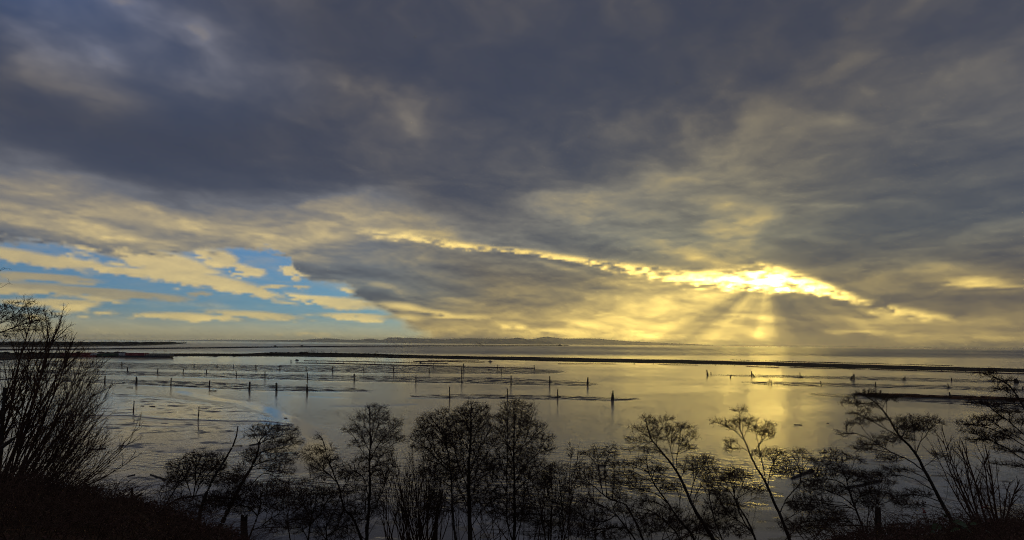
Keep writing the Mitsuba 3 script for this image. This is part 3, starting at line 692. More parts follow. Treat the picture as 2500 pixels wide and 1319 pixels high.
part(k, 'marking', box(barge_x(311, D), D + .07 * W - .04, 5.3, 3.4, .08, 1.0), 'mat_pink_mark')
part(k, 'marking', box(barge_x(330, D), D + .07 * W - .04, 5.1, 8.5, .08, .8), 'mat_pink_mark')
v = np.array([(px, zz) for px, zz in ((352, 2.6), (413, 2.6), (411, 4.6), (400, 5.5), (385, 5.1), (370, 5.6), (356, 5.0))])
v3, f3 = tm(trimesh.creation.extrude_polygon(Polygon(v * [M, 1]), W * .7))
part(k, 'load', (np.stack([v3[:, 0] + barge_x(0, D), v3[:, 2] + yb - W * .35, v3[:, 1]], 1), f3[:, ::-1]), 'mat_grey_cargo')
for side in (-1, 1):
    tb = Tubes()
    for z in (4.2, 5.2, 6.1):
        tb.add([[barge_x(352, D), yb + side * W * .45, z], [barge_x(412, D), yb + side * W * .45, z]], .10, 4)
    part(k, 'rail', tb.mesh(), 'mat_rail')
    for j, px in enumerate(np.linspace(352, 412, 15)):
        part(k, 'rail_post', box(barge_x(px, D), yb + side * W * .45, 4.45, .34, .3, 3.5), 'mat_rail')
for px in (372, 397.5):
    tb = Tubes()
    x = barge_x(px, D)
    for sx in (-1.7, 1.7):
        tb.add([[x + sx * 1.1, yb, 2.7], [x + sx, yb, 11.6]], .16, 5, True)
    tb.add([[x - 2.6, yb, 11.5], [x + 2.6, yb, 11.5]], .16, 5, True)
    part(k, 'gantry', tb.mesh(), 'mat_rust')

x0, x1 = barge_x(233, D), barge_x(286, D)
k = thing('barge', 'low dark barge loaded with green containers, middle of the moored barges', 'barge')
part(k, 'hull', hull_mesh(x1 - x0, W, 2.0, 4, x0, yb + 1), 'mat_dark_hull', smooth=30)
for i, (a, b) in enumerate(((234.5, 251), (251.5, 268), (268.5, 284.5))):
    part(k, 'container', box((barge_x(a, D) + barge_x(b, D)) / 2, yb + 1, 3.5 + .15 * i, (b - a) * M, W * .84, 3.1, bevel=.15), 'mat_green')
x0, x1 = barge_x(146, D), barge_x(235, D)
k = thing('barge', 'long red barge with a sloping white bow, half hidden by the leftmost bushes', 'barge')
part(k, 'hull', hull_mesh(x1 - x0, W, 2.6, 9, x0, yb - 1), 'mat_red', smooth=30)
v3, f3 = tm(trimesh.creation.extrude_polygon(Polygon(np.array([(218, 2.7), (234.5, 2.7), (233.5, 5.4), (223.5, 5.9)]) * [M, 1]), W * .8))
part(k, 'white_bow', (np.stack([v3[:, 0] + barge_x(0, D), v3[:, 2] + yb - 1 - W * .4, v3[:, 1]], 1), f3[:, ::-1]), 'mat_white_paint')
for a, b, z in ((150, 172, 5.2), (172.5, 194, 5.6), (194.5, 219, 6.6)):
    part(k, 'cargo_box', box((barge_x(a, D) + barge_x(b, D)) / 2, yb - 1, z / 2 + 1.3, (b - a) * M, W * .82, z - 1.6, bevel=.2), 'mat_red')
part(k, 'marking', box(barge_x(202, D), D - 1 + .09 * W - .04, 4.2, 9, .08, .8), 'mat_pink_mark')
# heaps of wood chips ashore behind them
for i, (px, w, hh) in enumerate(((247, 17, 8.2), (266, 20, 7.6), (284, 14, 8.8), (300, 16, 7.8))):
    b = np.array(trimesh.creation.icosphere(2).vertices); fc = np.array(trimesh.creation.icosphere(2).faces)
    b = b * (1 + .35 * (meshkit.noise(b * 2 + i, 3) - .5))[:, None]
    k = thing('chip_heap', f'dark heap on the shore behind the barges, {ORD[i]} of four from the left', 'heap', 'heaps behind the barges')
    part(k, 'pile', (b * [w * .5, 7, hh] + [barge_x(px, D + 40), D + 40, 0], fc), 'mat_chips', smooth=True)


# ------------------------------------------------------------------ workboats
def boat(px, py, L, label, cabin, mast=True, flip=1):
    p = at(px, py)
    k = thing('workboat', label, 'boat')
    xs = np.linspace(-L / 2, L / 2, 13)
    sec = []
    for x in xs:
        r = (x + L / 2) / L
        w = L * .16 * (1 - max(0, (r - .55) / .45) ** 2.2) * (.85 + .15 * min(1, r * 5)) + .03
        zt = L * (.10 + .09 * r ** 2.2)
        sec.append([(x, -w * .55, -.3), (x, -w, zt), (x, -w * .9, zt - .05), (x, w * .9, zt - .05), (x, w, zt), (x, w * .55, -.3)])
    v = np.array(sec).reshape(-1, 3) * [flip, 1, 1] + p
    f = []
    for i in range(12):
        for j in range(6):
            a, b = i * 6 + j, i * 6 + (j + 1) % 6
            f += [[a, b, b + 6], [a, b + 6, a + 6]]
    f += [[0, 1, 5], [1, 2, 4], [2, 3, 4], [1, 4, 5]]
    part(k, 'hull', (v, np.array(f)), 'mat_dark_hull', smooth=40)
    part(k, 'cabin', box(p[0] + flip * L * .06, p[1], L * .10 + L * .12, L * .30, L * .2, L * .24, bevel=.05 * L), cabin)
    part(k, 'window', box(p[0] + flip * L * .06, p[1] - L * .1 - .02, L * .27, L * .22, .05, L * .07), 'mat_glass_dark')
    if mast:
        tb = Tubes(); tb.add([[p[0], p[1], L * .3], [p[0] - flip * .2, p[1], L * .62]], [.12, .07], 5, True)
        part(k, 'mast', tb.mesh(), 'mat_dark_hull')
        part(k, 'funnel', box(p[0] - flip * L * .2, p[1], L * .22, L * .08, L * .08, L * .26, bevel=.02), 'mat_dark_hull')


boat(725, 880, 6.0, 'small dark tugboat left of the thin log booms, below the bare saplings', 'mat_dark_hull')
boat(1027, 886.8, 5.5, 'small workboat with a blue cabin beside the far log booms, middle of three boats', 'mat_blue_paint', True)
boat(1197, 883.6, 7.0, 'dark workboat with a pale cabin just below the sandbar, rightmost of the three boats', 'mat_white_paint', True)
boat(420, 876.5, 3.4, 'tiny open skiff just right of the navy barge', 'mat_dark_hull', False)


# ------------------------------------------------------------------ pilings
def piling(px, top, bot, w=3.0, extra=(), label='', lean=0.0, name='piling', group=None):
    """A standing timber pile whose foot is at (px, bot); extra piles (dx, rise) make a cluster of it. w: width in photograph pixels."""
    p = at(px, bot)
    p[2] = 0
    s = p[1] / F
    k = thing(name, label, 'piling' if name == 'piling' else 'mooring post', group)
    alone = not extra
    for i, (dx, dt) in enumerate([(0, 0), *extra]):
        h = (bot - top - dt) * s
        x = p[0] + dx * s
        y = p[1] + (.35 * i * w * s if i else 0)
        n = 7
        z = np.linspace(-1.2, h, n)
        fr = np.clip(z / h, 0, 1)
        wob = np.cumsum(rng.normal(0, .02, n)) * w * s
        tx = x + lean * s * fr + wob - (dx * .45 * s * fr if i else 0)
        ty = y + wob[::-1] * .5
        r = w * s / 2 * (1.08 - .18 * fr) * rng.uniform(.93, 1.07, n)
        tb = Tubes()
        tb.add(np.stack([tx, ty, z], 1), r, 9, True)
        v, f = tb.mesh()
        topring = np.abs(v[:, 2] - h) < 1e-6
        v[topring, 2] += rng.uniform(-.5, .5, topring.sum()) * r[-1] * .8
        part(k, 'pile', (v, f), 'mat_piling', smooth=45)
    if extra and len(extra) > 1:
        z0 = h * .62
        tb = Tubes()
        a = np.linspace(0, 2 * np.pi, 13)
        rr = (max(abs(e[0]) for e in extra) * .75 + w * .62) * s
        for q in (0, .18):
            tb.add(np.stack([p[0] + rr * .8 * np.cos(a), p[1] + .3 * w * s + rr * .9 * np.sin(a), z0 + q + 0 * a], 1), .05, 4)
        part(k, 'cable_wrap', tb.mesh(), 'mat_dark_hull')
    return k


ROWS = [
    ('farthest left row, beyond the bright waterline', [(226, 881, 889.5, 1.6), (298.4, 884, 894.5, 2.4), (474.5, 888, 896, 2.4), (530, 889, 897, 1.6), (570.8, 889.5, 898, 1.8), (625.2, 891, 900, 2.4), (683.7, 891.5, 902, 2.0), (748, 893, 904.5, 1.9), (813, 894, 910, 2.3), (889, 895.7, 909.5, 1.6), (962, 894, 911.5, 2.3), (1048.5, 898.3, 912, 2.0), (1127.8, 896.7, 913.9, 2.8), (1224.8, 901.4, 913.9, 1.5)]),
    ('thin post row by the booms', [(711, 879.3, 886.5, 1.8), (774, 881, 886.5, 1.2), (838, 883, 888, 1.2), (916, 884, 889, 1.2), (1058.4, 885.8, 897, 1.4), (1133, 887, 904, 2.2), (1215, 889.7, 900.5, 1.6), (1305.3, 891.8, 902.5, 1.8)]),
    ('second row of the left half', [(311.7, 897, 906.4, 2.4), (385.3, 898.8, 911, 2.4), (447.6, 901, 911.5, 1.9), (505, 902, 911.5, 2.1), (578, 904.6, 918.5, 2.1), (647.6, 906.6, 923.5, 2.2), (751.3, 909.7, 926.5, 2.1), (865.5, 913, 929.5, 3.0), (1016, 916, 933.5, 2.4), (1128.6, 917, 935, 2.4), (1248.7, 917, 938.5, 3.2), (1343, 918.3, 939.5, 3.0), (1435.3, 921.4, 940, 3.6)]),
    ('front row at the left', [(75, 911, 927, 3.4), (256.5, 917, 934.5, 3.0), (333, 919.7, 936.8, 3.0), (418.3, 922.8, 941, 2.6), (512, 928.6, 945, 3.0), (611, 931.5, 952.5, 2.6), (674.5, 935, 953.3, 2.8), (750.3, 938.3, 956.5, 3.2)]),
    ('nearest mid-water row', [(1099.2, 944.3, 971.5, 2.8), (1240, 948.2, 972.6, 2.6), (1362.8, 950.3, 973.5, 2.8), (1497.2, 953.4, 977.5, 3.2)]),
    ('far row at the right', [(1728, 903, 917.5, 2.6), (1784, 915.7, 922.5, 2.4), (1836, 906, 920.8, 2.4), (1955, 908.6, 922.5, 1.8), (2086, 913.8, 926.8, 3.4), (2210.4, 919, 928.5, 2.4), (2324, 922.4, 930.4, 2.0), (2483, 924, 935, 3.4)]),
    ('near row at the right', [(1884, 926.8, 940.8, 2.2), (2006, 929.4, 943, 2.0), (2139, 932, 946, 2.2), (2316.6, 936, 946.5, 2.2), (2497.5, 943, 951.5, 2.8)]),
    ('stubs along the sandbar edge', [(1549, 884.5, 889.4, 1.6), (1596.5, 887, 890.2, 1.2), (1746.6, 888.4, 892.8, 1.6), (1794, 889.7, 893.8, 1.2), (1849, 891.5, 895, 1.2), (1900, 892, 896.4, 1.4), (1955, 893, 897, 1.2), (2008, 895.5, 899.5, 1.2), (2121, 898.5, 902.3, 1.2), (2181, 899.5, 903.5, 1.6), (2237, 900.5, 905, 1.6), (2300, 902, 906.5, 1.6), (2358, 904, 908.3, 1.6), (2427, 906, 910, 1.4), (2486, 907, 912, 1.6)]),
]
SPECIAL = {  # extra piles of a cluster (dx, lower by) and lean in photograph pixels
    (611, 931.5): ([(-3.0, 1.2)], 0.4), (674.5, 935): ([(3.0, -.3)], .3), (1435.3, 921.4): ([(1.4, 2.5)], .3), (1497.2, 953.4): ([(-2.4, 7), (2.0, 5)], 0), (750.3, 938.3): ([(1.2, 6)], .4),
    (1728, 903): ([(2.2, 5)], -2.2), (1836, 906): ([(6.6, 6.5), (8.4, 9)], -1.2), (1955, 908.6): ([(5.5, 10.3), (8.4, 11)], -2.0), (2086, 913.8): ([(-5, 4.5), (-7, 5.5)], -1.2), (2210.4, 919): ([(-4.2, 3.4)], -.6),
    (2483, 924): ([(-4.6, 5), (6.0, 3), (-1.5, 1.5)], -.8), (1884, 926.8): ([(-6, -.2)], -1.2), (2316.6, 936): ([(1.6, 6)], -1.8), (2006, 929.4): ([], -1.6), (2139, 932): ([], -1.2), (1784, 915.7): ([], 0),
    (865.5, 913): ([], .2), (256.5, 917): ([], .8), (333, 919.7): ([(1.0, 3)], .8), (418.3, 922.8): ([], 1.0), (385.3, 898.8): ([], .8),
}
for where, lst in ROWS:
    for i, (px, tp, bt, w) in enumerate(lst):
        ex, ln = SPECIAL.get((px, tp), ([], rng.normal(0, .6)))
        kind = 'cluster of timber pilings' if ex else 'low timber stub' if 'stubs' in where else 'lone timber piling'
        piling(px, tp, bt, w, ex, f'{kind}, {ORD[i]} from the left in the {where}', ln, group='pilings of the ' + where)
piling(1736.5, 908, 916.5, 2.0, (), 'short broken piling beside the tall leaning pair at the left end of the golden row', -.5)
piling(327, 978.8, 1008, 2.6, (), 'tall slanting stake on the near left mudflat, left of the other tall stake', 1.6)
piling(485, 992.8, 1030, 2.4, (), 'tall thin stake beside the winding creek on the near left mudflat', 2.2)
piling(2150.6, 952.8, 966, 4.0, (), 'thick post standing at the left end of the brown log boom', 0)
piling(2320.5, 957.5, 972.5, 2.6, [(1.2, 7)], 'slanting post with a lump at its foot against the brown log boom', -1.6)


# ------------------------------------------------------------------ log booms and drift logs
def one_log(c, ang, L, r, tilt=0.0, sides=8, taper=.85):
    n = 4
    t = np.linspace(-.5, .5, n)
    p = np.stack([c[0] + math.cos(ang) * L * t, c[1] + math.sin(ang) * L * t, c[2] + tilt * t + 0 * t], 1)
    tb = Tubes(); tb.add(p, r * np.linspace(1, taper, n), sides, True)
    return tb.mesh()


def boom(line, width, rows, label, L=16.0, r=.36, layers=1, z=.12, gap=.0, group='log booms'):
    k = thing('log_boom', label, 'log boom', group)
    W = np.array([at(*p) for p in line])
    t = np.concatenate([[0], np.cumsum(np.linalg.norm(np.diff(W, axis=0), axis=1))])
    for layer in range(layers):
        for j in range(rows if layer == 0 else max(2, rows // 2)):
            off = (j + .5) / (rows if layer == 0 else max(2, rows // 2)) * width
            s = rng.uniform(-L, 0)
            while s < t[-1]:
                Lj = L * rng.uniform(.72, 1.1)
                a, b = max(s, 0), min(s + Lj, t[-1])
                if b - a > L * .3 and (layer == 0 or rng.random() < .75):
                    pa, pb = (np.array([np.interp(q, t, W[:, i]) for i in (0, 1)]) for q in (a, b))
                    dd = (pb - pa) / np.linalg.norm(pb - pa)
                    nn = np.array([-dd[1], dd[0]])
                    nn = nn if nn[1] > 0 else -nn
                    c = (pa + pb) / 2 + nn * (off + rng.normal(0, r * .25))
                    rr = r * rng.uniform(.7, 1.25)
                    part(k, 'log', one_log((c[0], c[1], z + (.35 + 1.1 * r) * layer + rng.uniform(-.06, .12)), math.atan2(dd[1], dd[0]) + rng.normal(0, .012), b - a, rr, 0, 7), 'mat_log' if rng.random() < .7 else 'mat_grey_log', smooth=45)
                s += Lj + gap + rng.uniform(.2, .8)


boom([(2112, 968.5), (2200, 970.5), (2320, 974), (2420, 977.5), (2560, 983.5)], 15, 9, 'broad brown raft of logs at the right, behind the bare trees', L=15, r=.42, layers=2)
boom([(718, 886.4), (824, 888.3), (960, 892), (1060, 893.8), (1131, 895)], 14, 5, 'thick dark log boom left of the gap beside the tall piling, below the tugboat', L=17, r=.5)
boom([(1139, 896.4), (1220, 898), (1304, 899.8)], 8, 3, 'dark log boom reaching right from the tall piling in the middle distance', L=17, r=.5)
boom([(738, 881), (824, 882.2), (960, 884.8), (1022, 886.9)], 7, 2, 'thin log boom running behind the thick boom, from the tugboat to the blue workboat', L=17, r=.5)
boom([(1031, 887.2), (1094, 887.6)], 5, 2, 'short thin log boom to the right of the blue workboat', L=15, r=.5)
boom([(1008, 883), (1080, 883.4), (1178, 884.8)], 22, 4, 'ragged log boom close under the sandbar, left of the rightmost boat', L=17, r=.5)
boom([(1045, 880.4), (1120, 880.6), (1168, 881.2)], 8, 2, 'narrow string of logs against the sandbar in the middle', L=17, r=.45)
boom([(1816, 894.4), (1840, 895.6), (1898, 897.6)], 10, 3, 'small log boom at the left of the golden reflection, under the sandbar', L=14, r=.5)
boom([(1926, 896.8), (1975, 899), (2050, 900.6), (2116, 902)], 12, 3, 'log boom under the sandbar to the right of the golden reflection', L=16, r=.5)
boom([(2126, 902.6), (2220, 905), (2340, 909), (2440, 911.8), (2600, 917)], 12, 4, 'long red-brown log boom along the sandbar at the right edge', L=18, r=.55)
boom([(1365, 888.6), (1420, 888.8), (1505, 888.9)], 9, 2, 'low dark string of logs under the sandbar in the centre', L=15, r=.4)
boom([(1606, 890.2), (1650, 891.2), (1705, 891.9)], 7, 2, 'low dark string of logs under the sandbar right of centre', L=15, r=.4)


def drift(pa, pb, w, label, root=False, mat='mat_grey_log'):
    a, b = at(*pa), at(*pb)
    a[2], b[2] = mud_z(a) + .06, mud_z(b) + .06
    s = (a[1] + b[1]) / 2 / F
    n = 9
    t = np.linspace(0, 1, n)
    p = a + (b - a) * t[:, None]
    p += np.cumsum(rng.normal(0, .04, (n, 3)), 0) * [1, 1, .3]
    r = w * s / 2 * np.linspace(.75, 1.1, n)
    k = thing('drift_log', label, 'log', 'drift logs')
    tb = Tubes(); tb.add(p, r, 8, True)
    part(k, 'log', tb.mesh(), mat, smooth=45)
    if root:
        m = trimesh.creation.icosphere(2)
        v = np.array(m.vertices); v = v * (1 + .7 * (meshkit.noise(v * 2.6, 5) - .5))[:, None] * r[-1] * 1.35
        part(k, 'root_end', (v + p[-1], np.array(m.faces)), mat, smooth=30)


drift((1936.5, 1169), (1984, 1150.5), 9, 'thick stranded log with a root end, slanting up to the right behind the golden trees', True)
drift((2068, 1193), (2146, 1176), 7, 'long dark log slanting among the trees at lower right')
drift((2171.5, 1282.5), (2218, 1279), 5, 'short log lying on the beach just above the right bank')
drift((1459, 1138), (1482, 1138), 5, 'short level log seen through the top of the curved tree right of centre')
drift((371, 1160), (403, 1171.5), 5, 'straight dark log slanting down to the right on the near left mud')
drift((314, 1163.5), (333, 1160.5), 2.4, 'small thin stick on the mud left of the slanting log')
drift((218, 1098.5), (260, 1095.5), 3.2, 'long low log at the left edge of the pale pool')
drift((511, 954.6), (529, 954.6), 3, 'short floating log below the fifth piling of the front left row')
drift((299, 935.2), (306, 935.2), 2, 'tiny floating log left of the front row pilings')
drift((696, 1021), (703.5, 1021.6), 3, 'dark chunk of driftwood at the tip of the left mudflat')
drift((1222, 971.6), (1235, 971.2), 2.6, 'dark log beside the second piling of the nearest row')
drift((1356, 971), (1369.5, 969.6), 3.4, 'log wedged against the third piling of the nearest row')
drift((1940.5, 1037.2), (1959.5, 1038.2), 2.4, 'thin floating log in the golden water at right')
drift((2020, 1033.6), (2025, 1034), 2.2, 'speck of driftwood right of the thin floating log in the golden water')
drift((310, 947), (325, 947.4), 1.8, 'thin pale plank floating left of the near stakes')
drift((345, 992), (353, 992.5), 2.6, 'small dark lump of wood on the near left mudflat, nearer to the slanting stake')
drift((366, 993), (378, 993.6), 2.6, 'small dark lump of wood on the near left mudflat, right of its neighbour')
drift((573, 1090), (592, 1090.4), 2.0, 'thin log on the mud behind the bare snag')
drift((612, 1088.5), (640, 1084), 4, 'dark log on the shore behind the leaning left tree')
drift((470, 1104.5), (479, 1105), 1.8, 'small stick at the edge of the pale pool')

# ------------------------------------------------------------------ saplings and scrub on the sandbar
sapl = [(743, 866, 8), (746.5, 866, 9), (753, 865.5, 12), (757, 865.5, 11), (760, 865.5, 13.5), (763.5, 865.5, 12), (766.5, 865, 15), (769.5, 865, 13), (776, 865, 11.5), (785, 865.5, 9), (789, 865.5, 10), (792.5, 866, 8), (806.5, 866, 9.5), (809.5, 866, 11.5), (819, 866, 10.5), (821, 866, 11.5), (825, 866, 8.5), (845.5, 867, 7), (853.5, 867.5, 9.5), (893, 868, 9), (896, 868, 9.5), (899, 868, 8), (902, 868, 6), (918, 868.5, 12.5), (921, 868.5, 13), (720, 865, 6)]
for i, (px, py, hh) in enumerate(sorted(sapl)):
    p = at(px, py)
    s = p[1] / F
    h = hh * s
    k = thing('sapling', f'bare sapling on the sandbar, {ORD[i]} from the left of the scattered row', 'tree', 'saplings on the sandbar')
    tb = Tubes(); tb.add([[p[0], p[1], .3], [p[0] + rng.normal(0, .2), p[1], h * .5], [p[0] + rng.normal(0, .3), p[1], h]], [.30, .2, .08], 5)
    part(k, 'trunk', tb.mesh(), 'mat_bark')
    tb = Tubes()
    for q in range(26):
        z = h * rng.uniform(.12, .92)
        a = rng.uniform(0, 2 * np.pi)
        L = (h * .26) * (1.15 - z / h) * rng.uniform(.6, 1.1)
        o = np.array([p[0], p[1], z])
        e = o + [math.cos(a) * L * .5, math.sin(a) * L * .5, L]
        tb.add([o, (o + e) / 2 + [math.cos(a) * L * .1, math.sin(a) * L * .1, -.05 * L], e], [.13, .10, .05], 3)
    part(k, 'crown', tb.mesh(), 'mat_twig', kind='stuff')
sv = []
b0 = trimesh.creation.icosphere(1)
for q in range(900):
    px = rng.uniform(-300, 1250)
    dens = np.interp(px, [-300, 0, 420, 640, 660, 740, 800, 930, 1000, 1250], [.8, .8, .3, .6, 1, 1, .7, .4, .25, .1])
    if rng.random() > dens:
        continue
    py = np.interp(px, [p[0] for p in S_up], [p[1] for p in S_up]) + rng.uniform(2.0, 6.5)
    p = at(px, py)
    hh = rng.uniform(1.2, 3.2) * (1.25 if 640 < px < 760 or px < 300 else .7)
    v = np.array(b0.vertices); v = v * (1 + .8 * (meshkit.noise(v * 2.5 + q, 2) - .5))[:, None] * [hh * rng.uniform(.9, 2.2), hh, hh * .75]
    sv.append((v + [p[0], p[1], .9], np.array(b0.faces)))
struct('scrub', concat(sv), 'mat_marsh', label='low dark scrub covering the sandbar', kind='stuff')

# ------------------------------------------------------------------ bare trees: hand-laid trunks and limbs, crowns grown into them
def resample(p, step):
    p = np.asarray(p, float)
    s = np.concatenate([[0], np.cumsum(np.linalg.norm(np.diff(p, axis=0), axis=1))])
    n = max(2, int(round(s[-1] / step)) + 1)
    t = np.linspace(0, s[-1], n)
    q = np.stack([np.interp(t, s, p[:, k]) for k in range(3)], 1)
    if n > 4:                                # round the corners a little
        q[1:-1] = .25 * q[:-2] + .5 * q[1:-1] + .25 * q[2:]
    return q


def colonize(P, par, A, step, kill, infl, g, droop=0.0, iters=70):
    """Space colonization: grows nodes from the skeleton P (parents par) towards the attraction points A."""
    P, par = [np.array(q) for q in P], list(par)
    kids = np.zeros(len(P), int)
    for q in par:
        if q >= 0:
            kids[q] += 1
    kids = list(kids)
    for _ in range(iters):
        if len(A) == 0:
            break
        N = np.array(P)
        dist, idx = cKDTree(N).query(A, distance_upper_bound=infl)
        ok = np.isfinite(dist)
        if not ok.any():
            break
        D = A[ok] - N[idx[ok]]
        D /= np.linalg.norm(D, axis=1, keepdims=True) + 1e-9
        S = np.zeros_like(N)
        np.add.at(S, idx[ok], D)
        grow = np.unique(idx[ok])
        ka = np.array(kids)
        grow = grow[ka[grow] < 4]
        d = S[grow] / (np.linalg.norm(S[grow], axis=1, keepdims=True) + 1e-9)
        d = d + g.normal(0, .17, d.shape)
        pa = np.array(par)[grow]
        bb = N[grow] - N[np.maximum(pa, 0)]
        d = d / np.linalg.norm(d, axis=1, keepdims=True) + .95 * bb / (np.linalg.norm(bb, axis=1, keepdims=True) + 1e-9)
        d[:, 2] += .10 - droop
        d /= np.linalg.norm(d, axis=1, keepdims=True) + 1e-9
        nw = N[grow] + d * (step * g.uniform(.75, 1.15, (len(grow), 1)))
        new = list(zip(nw, grow))
        if not new:
            break
        for q, i in new:
            P.append(q); par.append(i); kids[i] += 1; kids.append(0)
        M = np.array([q for q, _ in new])
        dk, _ = cKDTree(M).query(A)
        keep = dk > kill
        stuck = ~ok
        A = A[keep]
        if len(P) > 9000:
            break
    return np.array(P), np.array(par)


def bare_tree(name, label, D, trunk, limbs, blobs, R, seed, dens=.075, twig=1.0, cone=1.0, stems=(), group=None, droop=.0, step_px=5.2, depth=1.0, thin=1.0, category='tree', loose=1.0, bs=1.22):
    g = np.random.default_rng(seed)
    s = D / F
    step = step_px * s

    def lift(line, base=None):
        m = len(line)
        w = np.cumsum(g.normal(0, 1, m)) * 3.2 * s * depth
        w -= w[0]
        q = np.array([pt(px, py, D) for px, py in line])
        if base is not None:
            w += base
        q[:, 1] += w
        q[:, 0] *= q[:, 1] / D
        q[:, 2] = H + (q[:, 2] - H) * q[:, 1] / D
        return q

    nodes, par, role = [], [], []
    skel = []

    def attach(line, which):
        q = lift(line)
        if nodes:
            N = np.array(nodes)
            # the limb starts at the nearest node already there (in the picture's plane and depth)
            j = int(np.argmin(((N - q[0]) ** 2 @ [1, .05, 1])))
            shift = N[j, 1] - q[0, 1]
            q[:, 1] += shift
            q[:, 0] *= 1 + shift / D; q[:, 2] = H + (q[:, 2] - H) * (1 + shift / D)
            if np.linalg.norm((N[j] - q[0])[[0, 2]]) < 26 * s:
                q = np.vstack([N[j], q[1:]]) if len(q) > 1 else q
                q = resample(q, step)[1:]
                p0 = j
            else:
                q, p0 = ground_extend(q), -1
                q = resample(q, step)
        else:
            q = resample(ground_extend(q), step)
            p0 = -1
        wob = np.cumsum(g.normal(0, .10 * step, q.shape), 0)
        wob -= np.linspace(0, 1, len(q))[:, None] * wob[-1]
        q = q + wob * (0.8 if which else .5)
        for v in q:
            nodes.append(v); par.append(p0); role.append(which); p0 = len(nodes) - 1

    def ground_extend(q):
        d = q[0] - q[1]
        d = d / np.linalg.norm(d)
        d = np.array([d[0] * .5, d[1] * .3, -1.0]); d /= np.linalg.norm(d)
        p, out = q[0].copy(), []
        for _ in range(60):
            if p[2] < float(terrain(p[0], p[1])) - .25:
                break
            p = p + d * .4
            out.append(p.copy())
        return np.vstack([np.array(out[::-1]), q]) if out else q

    attach(trunk, 0)
    for i, st in enumerate(stems):
        attach(st, 100 + i)
    for i, lm in enumerate(limbs):
        attach(lm, 1 + i)
    # straight rising limbs from the stem into the crown
    N = np.array(nodes)
    for bx, by, rx, ry, *mul in blobs:
        if mul and mul[0] < .5:
            continue
        for rep in range(2 if rx * ry > 260 else 1):
            c = pt(bx + g.uniform(-.6, .6) * rx, by - g.uniform(-.3, .5) * ry, D)
            j = int(np.argmin(((N - c) ** 2 @ [1, .04, 1])))
            gap = np.linalg.norm((N[j] - c)[[0, 2]])
            want, i = gap * g.uniform(.9, 1.5) + 14 * s, j
            while par[i] >= 0 and want > 0:
                want -= np.linalg.norm(N[i] - N[par[i]])
                i = par[i]
            c = c * 1.0
            c[1] = N[j, 1] + g.normal(0, .5) * (rx + 6) * s
            d0 = N[j] - N[i]
            mid = N[i] + .45 * (c - N[i]) + (.10 * np.linalg.norm(c - N[i])) * d0 / (np.linalg.norm(d0) + 1e-6)
            tq = np.linspace(0, 1, 8)[:, None]
            q = (1 - tq) ** 2 * N[i] + 2 * tq * (1 - tq) * mid + tq ** 2 * c
            q = resample(q, step)[1:]
            q = q + np.cumsum(g.normal(0, .06 * step, q.shape), 0)
            p0 = i
            for v in q:
                nodes.append(v); par.append(p0); role.append(-1); p0 = len(nodes) - 1
    nsk = len(nodes)
    # depth of each blob follows the nearest skeleton node
    N = np.array(nodes)
    A = []
    for bx, by, rx, ry, *mul in blobs:
        c = pt(bx, by, D)
        j = int(np.argmin(((N - c) ** 2 @ [1, .02, 1])))
        dy = N[j, 1] - D + g.normal(0, 4) * s
        rx, ry = rx * bs, ry * bs
        m = int(math.pi * rx * ry * dens * 1.7 * (mul[0] if mul else 1)) + 10
        v = g.normal(0, 1, (m, 3)); v /= np.linalg.norm(v, axis=1, keepdims=True)
        v *= (g.random(m) ** .42)[:, None]
        v[:, 2] = np.where(v[:, 2] < 0, v[:, 2] * .9, v[:, 2])
        q = np.stack([(bx - 1250 + v[:, 0] * rx) / F * D, D + dy + v[:, 1] * (rx + ry) * .62 * s, c[2] + v[:, 2] * ry * s], 1)
        A.append(q)
    A = np.vstack(A) if A else np.zeros((0, 3))
    P, pr = colonize(nodes, par, A, step * .85, step * 1.25, 70 * s, g, droop)
    n = len(P)
    # pipe model
    kids = [[] for _ in range(n)]
    for i, q in enumerate(pr):
        if q >= 0:
            kids[q].append(i)
    load = np.zeros(n)
    for i in range(n - 1, -1, -1):
        load[i] += 1.0 if not kids[i] else 0
        if pr[i] >= 0:
            load[pr[i]] += load[i]
    rt = .36 * s * thin
    rb = R * s
    e = .28
    rad = rt * load ** e
    # trunks keep a real taper even where little grows
    role = np.array(role + [-1] * (n - nsk))
    t0 = np.where(role == 0)[0]
    rad[t0] = np.maximum(rad[t0], np.linspace(rb, rb * .16, len(t0)))
    k = thing(name, label, category, group)
    order = {}
    used = np.zeros(n, bool)
    crown = Tubes()
    lim = {}
    trunk_t = Tubes()
    # chains
    starts = [i for i in range(n) if pr[i] < 0]
    stack = [(i, -1) for i in starts]
    while stack:
        i, fr = stack.pop()
        ch = [fr] if fr >= 0 else []
        cur = i
        while True:
            ch.append(cur)
            if not kids[cur]:
                break
            same = [c for c in kids[cur] if role[c] == role[cur] and role[cur] >= 0]
            nxt = same[0] if same else max(kids[cur], key=lambda c: load[c])
            for c in kids[cur]:
                if c != nxt:
                    stack.append((c, cur))
            cur = nxt
        if len(ch) < 2:
            continue
        ch = np.array(ch)
        p, r = P[ch], rad[ch].copy()
        if fr >= 0:
            r[0] = min(r[0], r[1] * 1.25)
        ro = role[i]
        sides = 9 if r.max() > 3 * s else 6 if r.max() > 1.6 * s else 4 if r.max() > .9 * s else 3
        if ro == 0:
            flare = 1 + .35 * np.exp(-np.arange(len(r)) * .6)
            trunk_t.add(p, r * flare, 10, True)
        elif ro > 0:
            lim.setdefault(ro, Tubes()).add(p, r, max(sides, 5), True)
        else:
            crown.add(p, r, sides)
    part(k, 'trunk', trunk_t.mesh(), 'mat_bark', smooth=True)
    for ro, tb in sorted(lim.items()):
        part(k, 'stem' if ro >= 100 else 'branch', tb.mesh(), 'mat_bark', smooth=True)
